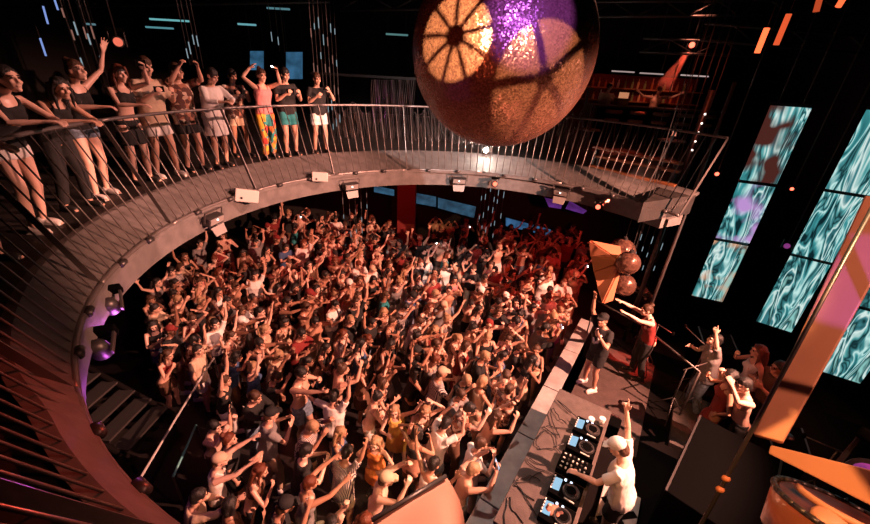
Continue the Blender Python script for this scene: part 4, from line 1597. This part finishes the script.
# bottom objects
pn = empty('cream_panel', 'curved salmon-coloured panel with dark rim at the bottom centre', 'panel', atd(415, 505, 2.6))
A_, B_ = atd(372, 520, 2.62), atd(446, 476, 2.75)
C_ = atd(466, 530, 2.6)
dn = (atd(400, 560, 2.45) - A_)
rows = []
prof_ = [(0, 0), (.25, .012), (.5, .02), (.75, .022), (1, .01)]
v, f = [], []
E1 = B_ - A_
nrm = E1.cross(dn).normalized()
if nrm.dot(CAM - A_) < 0:
    nrm = -nrm
K1, K2 = 12, 10
Rt_ = [(446, 476), (453, 487), (459, 499), (463, 512), (465, 526), (466, 545)]
for i in range(K1 + 1):
    for j in range(K2 + 1):
        s_, t_ = i / K1, j / K2
        q = t_ * 5
        k = min(4, int(q))
        rx = Rt_[k][0] + (Rt_[k + 1][0] - Rt_[k][0]) * (q - k)
        ry = Rt_[k][1] + (Rt_[k + 1][1] - Rt_[k][1]) * (q - k)
        lx, ly = 374 - 10 * t_, 520 + 60 * t_
        bend = max(0, s_ - .75) / .25
        p = atd(lx + (rx - lx) * s_, ly + (ry - ly) * s_, 2.66 + .09 * s_ - .02 * math.sin(s_ * 4 + t_ * 3) + .10 * bend * bend * t_)
        v.append(p - pn.location)
for i in range(K1):
    for j in range(K2):
        a = i * (K2 + 1) + j
        f.append((a, a + 1, a + K2 + 2, a + K2 + 1))
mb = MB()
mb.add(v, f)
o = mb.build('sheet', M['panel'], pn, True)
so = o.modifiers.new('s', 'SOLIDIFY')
so.thickness = .03
MB().tube([A_ - pn.location, B_ - pn.location], .014, 8).build('rim', M['gun'], pn, True)
spot('panel_spot', (1.2, 2.2, 6.6), pn.location, (1, .45, .30), 1500, 17, .6, .03)

# copper objects lower right
cb_ = atd(856, 533, 2.5)
dr = empty('copper_drum', 'copper-toned drum with curved bars in the bottom right corner', 'drum', cb_)
q_ = look_basis(V(.25, .35, .9))
MB().tube([q_ @ V(0, -.14, 0), q_ @ V(0, .02, 0)], [.26, .27], 36).build('shell', mat('copper_shell', (.45, .16, .08), .3, .6, bump=.2), dr, True)
MB().tube([q_ @ V(0, .021, 0), q_ @ V(0, .03, 0)], .245, 36).build('drum_head', mat('copper_head', (.16, .05, .03), .4, .3, var=.5, vscale=9), dr)
cr = MB()
for k in range(36):
    a, b2 = 2 * PI * k / 36, 2 * PI * (k + 1) / 36
    cr.tube([q_ @ V(.265 * math.cos(a), .03, .265 * math.sin(a)), q_ @ V(.265 * math.cos(b2), .03, .265 * math.sin(b2))], .012, 6)
cr.build('rim', M['gun'], dr, True)
MB().tube([q_ @ V(.15 * math.cos(a * PI / 10) - .05, .05 + .02, .13 * math.sin(a * PI / 10)) for a in range(0, 11)], .014, 8).build('curved_bar', M['orangebeam'], dr, True)
MB().ell(q_ @ V(-.12, .04, .12), (.07, .05, .03)).build('pale_plate', M['orangebeam'], dr, True)
spot('drum_spot', (.8, .0, 7.0), cb_, (1, .36, .16), 8, 20, .5, .02)
vd = atd(868, 478, 2.7)
e = moving_head(vd, CAM, PUR, 'violet-lit fixture behind the cross member at the right edge', .8)

# ------------------------------------------------------------------ copper fan and small mirror balls
fc = atd(600, 270, 8.4)
fan = empty('copper_fan', 'copper reflector sheet with fan folds beside the small mirror balls', 'reflector', fc)
cop = mat('copper_sheet', (.60, .26, .14), .42, .35, bump=.1)
o8 = atd(622, 262, 8.3)
pts8 = [atd(590, 241, 8.4), atd(591, 256, 8.5), atd(594, 272, 8.35), atd(598, 287, 8.5), atd(603, 303, 8.4), atd(612, 300, 8.5)]
pts8 = [atd(620, 247, 8.45)] + pts8
for i in range(len(pts8) - 1):
    w_ = (pts8[i] - o8).cross(pts8[i + 1] - o8).normalized() * .03
    MB().slab([o8 - fc, pts8[i] - fc, pts8[i + 1] - fc], w_).build('fold', cop, fan)
spot('fan_spot', (2.0, 3.0, 6.8), fc, (1, .40, .15), 260, 9, .3, .01)
mm2 = mm.copy()
mm2.name = 'small_mirror_tiles'
mm2.node_tree.nodes['Voronoi Texture'].inputs['Scale'].default_value = 26
for (x, y, rr, lab) in ((628, 263, .22, 'small mirror ball in front of the copper fan, upper front one'), (624, 285, .225, 'small mirror ball below the other two'), (622, 251, .26, 'pale small mirror ball behind the upper one')):
    p = atd(x, y, (8.1 if rr < .223 else 8.6) if rr < .25 else 8.75)
    e = empty('mirror_ball', lab, 'mirror ball', p, 0, 'small mirror balls by the stage')
    MB().ell((0, 0, 0), rr, None, 28, 20).build('mirrored_shell', mm2, e, True)
    MB().tube([(0, 0, rr - .01), (0, 0, rr + .05)], .04, 10).build('top_cap', M['gun'], e)
    MB().tube([(0, 0, rr + .05), (0, 0, 9.2 - p.z)], .006, 6).build('wire', M['gun'], e)

# ------------------------------------------------------------------ bar at the back of the gallery
BY = 12.6
bx0, bx1 = aty(592, 90, BY).x, aty(724, 90, BY).x
zc = aty(650, 108, BY).z
bar = empty('bar_counter', 'dark bar counter with pale top edge below the red shelf wall', 'bar', ((bx0 + bx1) / 2, BY, ZF))
W_ = bx1 - bx0
MB().box((0, 0, (zc - ZF) / 2), (W_, .6, zc - ZF)).build('counter_body', M['black'], bar)
MB().box((0, -.05, zc - ZF), (W_ + .1, .75, .05)).build('counter_top', M['gun'], bar, bevel=.01)
bw_ = empty('back_bar', 'dark red back wall of the bar with two bottle shelves', 'shelf', ((bx0 + bx1) / 2, BY + 1.5, ZF))
MB().box((0, .1, .95), (W_ + .2, .1, 1.9)).build('back_panel', M['redpaint'], bw_)
for z in (1.12, 1.5):
    MB().box((0, -.08, z), (W_ + .4, .28, .035)).build('shelf_board', M['wood'], bw_)
BOT = [mat('bottle_%d' % i, c, .12, .0, emit=c, es=0) for i, c in enumerate(((.65, .35, .18), (.25, .30, .12), (.7, .6, .5), (.45, .12, .05)))]
bm_ = MB().tube([(0, 0, 0), (0, 0, .17), (0, 0, .21), (0, 0, .29)], [.038, .038, .014, .014], 10)
bme = bm_.mesh('bottle')
bme.materials.append(BOT[0])
kind = ['brown', 'green', 'clear', 'dark red']
n_ = 34
for i in range(n_):
    sh = i % 2
    k = random.randrange(4)
    o = bpy.data.objects.new('bottle', bme)
    COL.objects.link(o)
    o.location = (bw_.location.x - W_ / 2 + .15 + (W_ - .3) * i / (n_ - 1), BY + 1.42 + .03 * (i % 3), ZF + (1.14, 1.52)[sh])
    o.scale = (1, 1, random.uniform(.75, 1.15))
    o.material_slots[0].link = 'OBJECT'
    o.material_slots[0].material = BOT[k]
    tag(o, '%s bottle among those on the %s shelf behind the bar' % (kind[k], ('lower', 'upper')[sh]), 'bottle', '%s bottles on the %s bar shelf' % (kind[k], ('lower', 'upper')[sh]))
point('bar_red_light_left', (bx0 + .8, BY + .7, ZF + 1.75), (1, .10, .05), 2.2, .1)
point('bar_red_light_right', (bx1 - .8, BY + .7, ZF + 1.75), (1, .13, .07), 3.2, .1)
spot('bartender_spot', (bx0 + 1.5, BY - 2.5, 8.6), aty(655, 100, BY + .5), (1, .30, .18), 420, 30, .6, .05)
bt = make_person('bartender', ('side', 'side'), 'bare', 'trousers', 'm', lean=8, nod=12, seed=1)
p = aty(656, 96, BY + .65)
add_person(bt, (p.x, p.y, ZF), R(180), 'shirtless bartender leaning with spread arms behind the bar', 1, 'black', 'black', 'short', 'brown', 1, .95)
p = aty(607, 90, BY + .6)
add_person(VAR['c02'], (p.x, p.y, ZF), R(175), 'bartender at the left end of the bar beside the till', 1, 'beige', 'black', 'short', 'black', 1, .95)
till = empty('till', 'small lit till on the bar counter', 'till', (aty(622, 97, BY).x, BY, zc + .03))
MB().box((0, 0, .10), (.34, .3, .2)).build('cabinet', M['wood'], till, bevel=.01)
MB().box((0, -.10, .27), (.28, .03, .18)).build('screen', mat('till_screen', (.6, .3, .15), .4, emit=(1, .4, .2), es=.5), till)
# bar stools with guests chairs
for i, x in enumerate((612, 636, 660, 684, 706)):
    p = aty(x, 118, BY - 1.0)
    e = empty('bar_stool', 'dark round-backed bar stool, %s along the bar' % ('first from the left', 'second from the left', 'middle one', 'second from the right', 'first from the right')[i], 'stool', (p.x, p.y, ZF), 0, 'bar stools')
    MB().tube([(0, 0, .68), (0, 0, .75)], .20, 18).build('seat', CLOTH['brown'], e, bevel=.01)
    MB().tube([V(.2 * math.cos(a), .2 * math.sin(a), .95) for a in [PI + k * PI / 8 for k in range(9)]], .05, 8).build('backrest', CLOTH['brown'], e, True)
    for k in range(4):
        a = PI / 4 + k * PI / 2
        MB().tube([(.13 * math.cos(a), .13 * math.sin(a), .69), (.22 * math.cos(a), .22 * math.sin(a), 0)], .015, 6).build('leg', M['gun'], e)
for i, (x, y, Y) in enumerate(((588, 129, 10.8), (672, 140, 10.0))):
    p = aty(x, y, Y)
    e = empty('pedestal_table', 'small round pedestal table %s' % ('behind the mirror ball’s right side' .replace('’', ''), 'holding a small lamp in front of the bar')[i], 'table', (p.x, p.y, ZF), 0, 'pedestal tables on the gallery')
    hh = p.z - ZF
    MB().tube([(0, 0, hh - .03), (0, 0, hh)], .32, 24).build('table_top', M['steel'], e)
    MB().tube([(0, 0, 0), (0, 0, hh - .03)], .03, 10).build('pedestal', M['gun'], e, True)
    MB().tube([(0, 0, 0), (0, 0, .03)], .22, 20).build('base', M['gun'], e)
    if i:
        l_ = empty('table_lamp', 'small glowing lamp on the pedestal table before the bar', 'lamp', (p.x, p.y, p.z + .001))
        MB().tube([(0, 0, 0), (0, 0, .10)], [.05, .02], 12).build('base', M['gun'], l_)
        MB().tube([(0, 0, .10), (0, 0, .2)], [.06, .04], 12).build('lamp_shade', mat('small_shade', (.7, .4, .3), .5, emit=(1, .3, .18), es=.8), l_)
for i, (a, b) in enumerate((((594, 147), (682, 164)), ((596, 156), (680, 172)), ((590, 166), (676, 186)))):
    z = ZF + (.36, .24, .05)[i]
    p, q = at(*a, z), at(*b, z)
    d = q - p
    e = empty('bench', 'long low wooden bench %s the right gallery railing' % ('farthest behind', 'in the middle behind', 'closest behind')[i], 'bench', (p + d / 2 - V(0, 0, z - ZF)), math.atan2(d.y, d.x), 'wooden benches on the right gallery')
    MB().box((0, 0, z - ZF), (d.length, .14, .05)).build('seat', M['wood'], e, bevel=.006)
    if z - ZF > .1:
        for s in (-.45, .45):
            MB().box((s * d.length, 0, (z - ZF) / 2 - .01), (.06, .12, z - ZF - .02)).build('leg', M['gun'], e)
spot('red_spot_benches', (4.4, 6.2, 8.5), at(640, 160, ZF), (1, .12, .05), 150, 48, .7, .05)

# ------------------------------------------------------------------ hanging light strands
LS = emis('strand_lamp', (.55, .75, .85), .42)
LSR = emis('strand_lamp_warm', (1, .45, .35), .25)


def strands(x0, x1, ytop, ybot, Y, n, words, grp, warm=False, seed=0):
    rr = random.Random(seed)
    pw = ['first from left', 'second from left', 'third from left', 'fourth from left', 'fifth from left', 'sixth from left', 'last on the right', 'rearmost', 'front left', 'front middle', 'front right', 'last']
    for i in range(n):
        x = x0 + (x1 - x0) * (i + .5) / n
        Yi = Y + rr.uniform(-.25, .25)
        a, b = aty(x, ytop + rr.uniform(-6, 6), Yi), aty(x, ybot + rr.uniform(-6, 6), Yi)
        b.x, b.y = a.x, a.y
        if 150 < ytop < 230:
            a.z = 4.34
        top_ = 0 if 150 < ytop < 230 else 9.2 - a.z
        e = empty('light_strand', 'strand of light dashes %s, %s' % (words, pw[i % 12]), 'light strand', a, 0, grp)
        MB().tube([(0, 0, top_), (0, 0, b.z - a.z)], .010, 6).build('cord', M['gun'], e, True)
        L = a.z - b.z
        k = 0
        z = rr.uniform(.05, .5)
        while z < L - .2:
            MB().tube([(0, -.012, -z), (0, -.012, -z - rr.uniform(.10, .2))], .009, 6).build('lamp', LSR if warm and rr.random() < .5 else LS, e)
            z += rr.uniform(.3, .75)


strands(308, 336, 14, 140, 8.7, 7, 'on the pillar behind the last gallery person', 'light strands on the centre left pillar', True, 1)
strands(268, 284, 22, 50, 9.6, 3, 'above the colourful trousers', 'light strands above the filming people', False, 2)
strands(180, 198, 28, 66, 8.2, 4, 'above the patterned shirt', 'light strands above the patterned shirt', False, 3)
strands(56, 88, 2, 78, 6.0, 6, 'above the waving person', 'light strands above the waving person', True, 4)
strands(340, 370, 200, 250, 10.6, 5, 'on the pillar under the left gallery', 'light strands below the gallery, left', True, 5)
strands(480, 506, 188, 240, 11.6, 6, 'before the blue wall screens', 'light strands before the blue screens', False, 6)
strands(640, 668, 235, 278, 8.6, 5, 'beside the small mirror balls', 'light strands beside the mirror balls', False, 7)
for i, (x, y, x2, y2, Y) in enumerate(((40, 38, 46, 56, 6.5), (43, 6, 48, 24, 6.5), (54, -2, 58, 10, 6.5))):
    a, b = aty(x, y, Y), aty(x2, y2, Y)
    o = MB().tube([a, b], .012, 6).build('tube_light', emis('blue_tube', (.3, .45, 1), .7), origin=a)
    MB().tube([(0, 0, 0), (0, 0, 9.2 - a.z)], .004, 5).build('hanging_wire', M['gun'], o)
    tag(o, 'thin blue light tube %s in the dark upper left corner' % ('lowest', 'middle', 'topmost')[i], 'tube light', 'blue tubes upper left')
for i, (x, y, x2, y2, Y, c, s) in enumerate(((150, 19, 190, 23, 10, (.25, .75, .8), .55), (146, 27, 173, 28, 10, (.2, .6, .7), .4), (238, 24, 256, 26, 10, (.25, .7, .8), .5), (87, 24, 95, 25, 9, (.3, .6, .7), .3), (267, 8, 290, 13, 10, (.25, .6, .7), .3),
                                             (612, 71, 634, 73, 12.2, (1, .75, .72), .35), (640, 73, 663, 75, 12.2, (1, .75, .72), .35), (681, 75, 708, 77, 12.2, (1, .75, .72), .45), (386, 34, 408, 35, 10, (.3, .7, .7), .25))):
    a, b = aty(x, y, Y), aty(x2, y2, Y)
    b.z = a.z
    o = MB().box((a + b) / 2, ((b - a).length, .05, .035)).build('light_bar', emis('light_bar', c, s), origin=(a + b) / 2)
    for q in (.1, .9):
        w3 = a.lerp(b, q) - (a + b) / 2
        MB().tube([w3, V(w3.x, w3.y, 9.2 - a.z)], .004, 5).build('hanging_wire', M['gun'], o)
    tag(o, ('teal light bar on the ceiling, upper one above the gallery people', 'teal light bar on the ceiling, lower one above the gallery people', 'short teal light bar above the white tunic', 'tiny teal light bar in the upper left', 'faint teal light bar near the top, left of centre',
            'pale light bar above the bar, left one', 'pale light bar above the bar, middle one', 'pale light bar above the bar, right one', 'faint teal light bar left of the mirror ball')[i], 'light bar', 'ceiling light bars')
for i, (x, y, x2, y2) in enumerate(((757, 53, 767, 28), (776, 45, 789, 14), (816, 12, 821, -6), (838, 7, 850, -12))):
    a, b = aty(x, y, 6.2), aty(x2, y2, 6.2)
    c = (a + b) / 2
    o = MB().tube([a, b], .035, 10).build('tube_lamp', emis('orange_tube', (1, .13, .04), (2.2, .8, .5, 1.6)[i]), origin=c)
    MB().tube([V(*((a if a.z > b.z else b) - c)), V(((a if a.z > b.z else b) - c).x, ((a if a.z > b.z else b) - c).y, 9.2 - c.z)], .005, 5).build('hanging_wire', M['gun'], o)
    tag(o, 'glowing orange-red tube lamp near the ceiling, %s' % ('leftmost and brightest', 'second from left', 'third from left', 'rightmost')[i], 'tube lamp', 'orange tube lamps')
# blue and violet wall screens
bluem = pattern_mat('blue_screen', [(.0, .0, .0)], 4)
def lit_screen(name, quad, Y, col, s, lab, cat='screen', grp=None):
    mt = bpy.data.materials.new(name)
    mt.use_nodes = True
    t = mt.node_tree
    b_ = t.nodes['Principled BSDF']
    b_.inputs['Base Color'].default_value = (.02, .02, .02, 1)
    tc = t.nodes.new('ShaderNodeTexCoord')
    n = t.nodes.new('ShaderNodeTexNoise')
    n.inputs['Scale'].default_value = 3.5
    n.inputs['Detail'].default_value = 4
    t.links.new(tc.outputs['Object'], n.inputs['Vector'])
    r = t.nodes.new('ShaderNodeValToRGB')
    r.color_ramp.elements[0].position = .35
    r.color_ramp.elements[0].color = (*[c * .35 for c in col], 1)
    r.color_ramp.elements[1].position = .65
    r.color_ramp.elements[1].color = (*col, 1)
    t.links.new(n.outputs['Fac'], r.inputs['Fac'])
    t.links.new(r.outputs['Color'], b_.inputs['Emission Color'])
    b_.inputs['Emission Strength'].default_value = s
    q = [aty(x, y, Y) for x, y in quad]
    c = sum(q, V(0, 0, 0)) / len(q)
    e = empty(name, lab, cat, c, 0, grp)
    MB().slab([p - c for p in q], (0, .05, 0)).build('display', mt, e)
    MB().slab([(p - c) * 1.03 + V(0, .052, 0) for p in q], (0, .05, 0)).build('casing', M['rubber'], e)
    if Y < 13.6:
        for p in (q[0], q[1]):
            MB().tube([p - c + V(0, .08, -.01), V(p.x - c.x, .08, (4.34 if p.z < 4.5 else 9.2) - c.z)], .008, 6).build('hanging_rod', M['gun'], e)


lit_screen('wall_screen', ((414, 193), (436, 197), (436, 207), (414, 203)), 13.7, (.10, .30, .50), .3, 'blue wall screen strip beside the red column', grp='blue wall screens')
lit_screen('wall_screen', ((438, 198), (476, 207), (474, 218), (438, 208)), 13.7, (.10, .30, .50), .3, 'blue wall screen strip in the middle behind the crowd', grp='blue wall screens')
lit_screen('wall_screen', ((506, 218), (551, 230), (549, 236), (506, 226)), 13.7, (.08, .26, .55), .5, 'long blue wall screen strip right of the hanging strands', grp='blue wall screens')
lit_screen('wall_screen', ((374, 186), (394, 190), (394, 196), (374, 192)), 13.7, (.08, .26, .45), .45, 'small blue wall screen left of the red column', grp='blue wall screens')
lit_screen('wall_panel', ((545, 198), (563, 202), (561, 209), (549, 207)), 12.0, (.22, .05, .42), .5, 'violet lit wall panel, smaller left one', 'panel', 'violet wall panels')
lit_screen('wall_panel', ((570, 201), (587, 211), (583, 214), (566, 209)), 12.0, (.22, .05, .42), .5, 'violet lit wall panel, pointed right one', 'panel', 'violet wall panels')
for i, (x, y, x2, y2) in enumerate(((250, 51, 263, 70), (286, 52, 302, 79))):
    lit_screen('window_screen', ((x, y), (x2, y), (x2, y2), (x, y2)), 12.0, (.08, .28, .52), .45, 'blue slatted screen behind the %s' % ('filming person', 'person in black t-shirt')[i], grp='blue slatted screens')
# red column, pillars, tinsel
p = aty(407, 195, 12.6)
o = MB().box((p.x, 12.6, 2.1), (.62, .5, 4.2)).build('column', M['redpaint'], bevel=.02)
tag(o, kind='structure')
o.name = 'column'
spot('red_column_spot', (p.x + .3, 10.5, 4.0), (p.x, 12.6, 2.6), (1, .05, .03), 40, 50, .7, .05)
# shimmering strip curtain on the gallery
rr = random.Random(5)
mb = MB()
for i in range(210):
    x = 336 + i * 1.2
    Yc = 10.6 + .12 * math.sin(i * 1.3)
    a = aty(x, 150, Yc)
    zt = aty(x, (108 + 6 * math.sin(i * .3)) if not (372 < x < 414) else 80, Yc).z
    pts = [V(a.x + .02 * math.sin(z * 7 + i), a.y + .02 * math.cos(z * 5 + i * 2), ZF + .005 + (zt - ZF) * z) for z in [k / 8 for k in range(9)]]
    mb.tube(pts, [.006 + .012 * rr.random() for _ in pts], 4)
o = mb.build('strip_curtain', mat('shimmer_strip', (.35, .28, .27), .2, .9))
tag(o, 'shimmering dark curtain of thin hanging strips behind the far railing', 'curtain', None, 'stuff')
rl = empty('curtain_rail', 'dark box rail holding the shimmering strip curtain', 'rail', (aty(450, 110, 10.6).x, 10.75, ZF))
MB().box((0, 0, 1.5), (7.2, .06, .06)).build('rail', M['gun'], rl)
for s in (-3.5, 3.5):
    MB().box((s, 0, .75), (.06, .06, 1.5)).build('post', M['gun'], rl)
spot('curtain_spot', (1.0, 6.8, 8.4), (.3, 10.6, 5.2), (1, .6, .55), 90, 60, .6, .05)

# ------------------------------------------------------------------ ceiling steelwork
for i, (x0, y0, x1, y1, Y, lab) in enumerate(((340, 10, 560, 8, 10.5, 'upper left of the mirror ball'), (585, 17, 870, 14, 11, 'along the top right'), (640, 52, 800, 58, 11.2, 'above the bar lamp'), (700, 40, 870, 54, 9.5, 'behind the orange tubes'), (0, 8, 330, 2, 11, 'over the gallery people'))):
    a, b = aty(x0, y0, Y), aty(x1, y1, Y)
    c = (a + b) / 2
    e = empty('ceiling_truss', 'dark steel ceiling truss %s' % lab, 'truss', c, 0, 'ceiling trusses')
    for dz in (0, .3):
        MB().tube([a - c + V(0, 0, dz), b - c + V(0, 0, dz)], .03, 8).build('chord', M['gun'], e, True)
    k = max(4, int((b - a).length / .6))
    mb = MB()
    for j in range(k):
        mb.tube([(a - c).lerp(b - c, j / k) + V(0, 0, .3 * (j % 2)), (a - c).lerp(b - c, (j + 1) / k) + V(0, 0, .3 * ((j + 1) % 2))], .015, 6)
    mb.build('lattice', M['gun'], e, True)
    for j in (.1, .9):
        q = (a - c).lerp(b - c, j)
        MB().tube([q + V(0, 0, .3), V(q.x, q.y, 9.2 - c.z)], .01, 6).build('hanger', M['gun'], e)
sp_ = aty(118, 42, 8.0)
e = moving_head(sp_, CAM, emis('orange_violet_lens', (1, .2, .12), .9), 'orange and violet glowing fixture high above the railing people', 1.0)

# ------------------------------------------------------------------ staircase under the left gallery
p, q = at(141, 391, .9), at(97, 433, .9)
d = (q - p)
dn = V(d.y, -d.x, 0).normalized()
if dn.x < 0:
    dn = -dn
stc = empty('staircase', 'dark staircase with pale nosings in the shadow under the left gallery', 'staircase', (p + d / 2 - V(0, 0, .9)), math.atan2(d.y, d.x))
for i in range(7):
    y = -(i - 1) * .27
    z = .9 + .17 * (i - 2) if True else 0
    w_ = d.length * 1.0
    loc = stc.rotation_euler.z
    yy = y
    MB().box((0, yy, z - .02), (w_, .28, .04)).build('tread', M['gun'], stc)
    MB().box((0, yy + .14, z - .005), (w_, .02, .02)).build('nosing', M['steel'], stc)
for s in (-1, 1):
    MB().tube([(s * d.length * .52, .45, .35), (s * d.length * .52, -1.5, 1.75)], .05, 8).build('stringer', M['black'], stc, True)
    for yy in (.4, -1.4):
        MB().tube([(s * d.length * .52, yy, 0), (s * d.length * .52, yy, .45 - .72 * yy * .9)], .03, 8).build('support', M['black'], stc)
for i, (pts, lab) in enumerate(((((141, 477), (172, 425), (204, 373), (214, 358)), 'thin pale handrail curving along the left crowd edge'), (((173, 477), (187, 446), (196, 425)), 'thin teal handrail by the beige cap person'))):
    w3 = [at(x, y, 1.0) for x, y in pts]
    c = V(w3[0].x, w3[0].y, 0)
    e = empty('guard_rail', lab, 'railing', c, 0, 'guard rails by the left crowd')
    MB().tube([v_ - c for v_ in w3], .018, 8).build('handrail', M['greybox'] if i == 0 else mat('teal_rail', (.1, .35, .38), .4), e, True)  # second rail has its own teal material
    for v_ in (w3[0], w3[-1]):
        MB().tube([v_ - c, V(v_.x - c.x, v_.y - c.y, 0)], .016, 8).build('post', M['steel'], e)
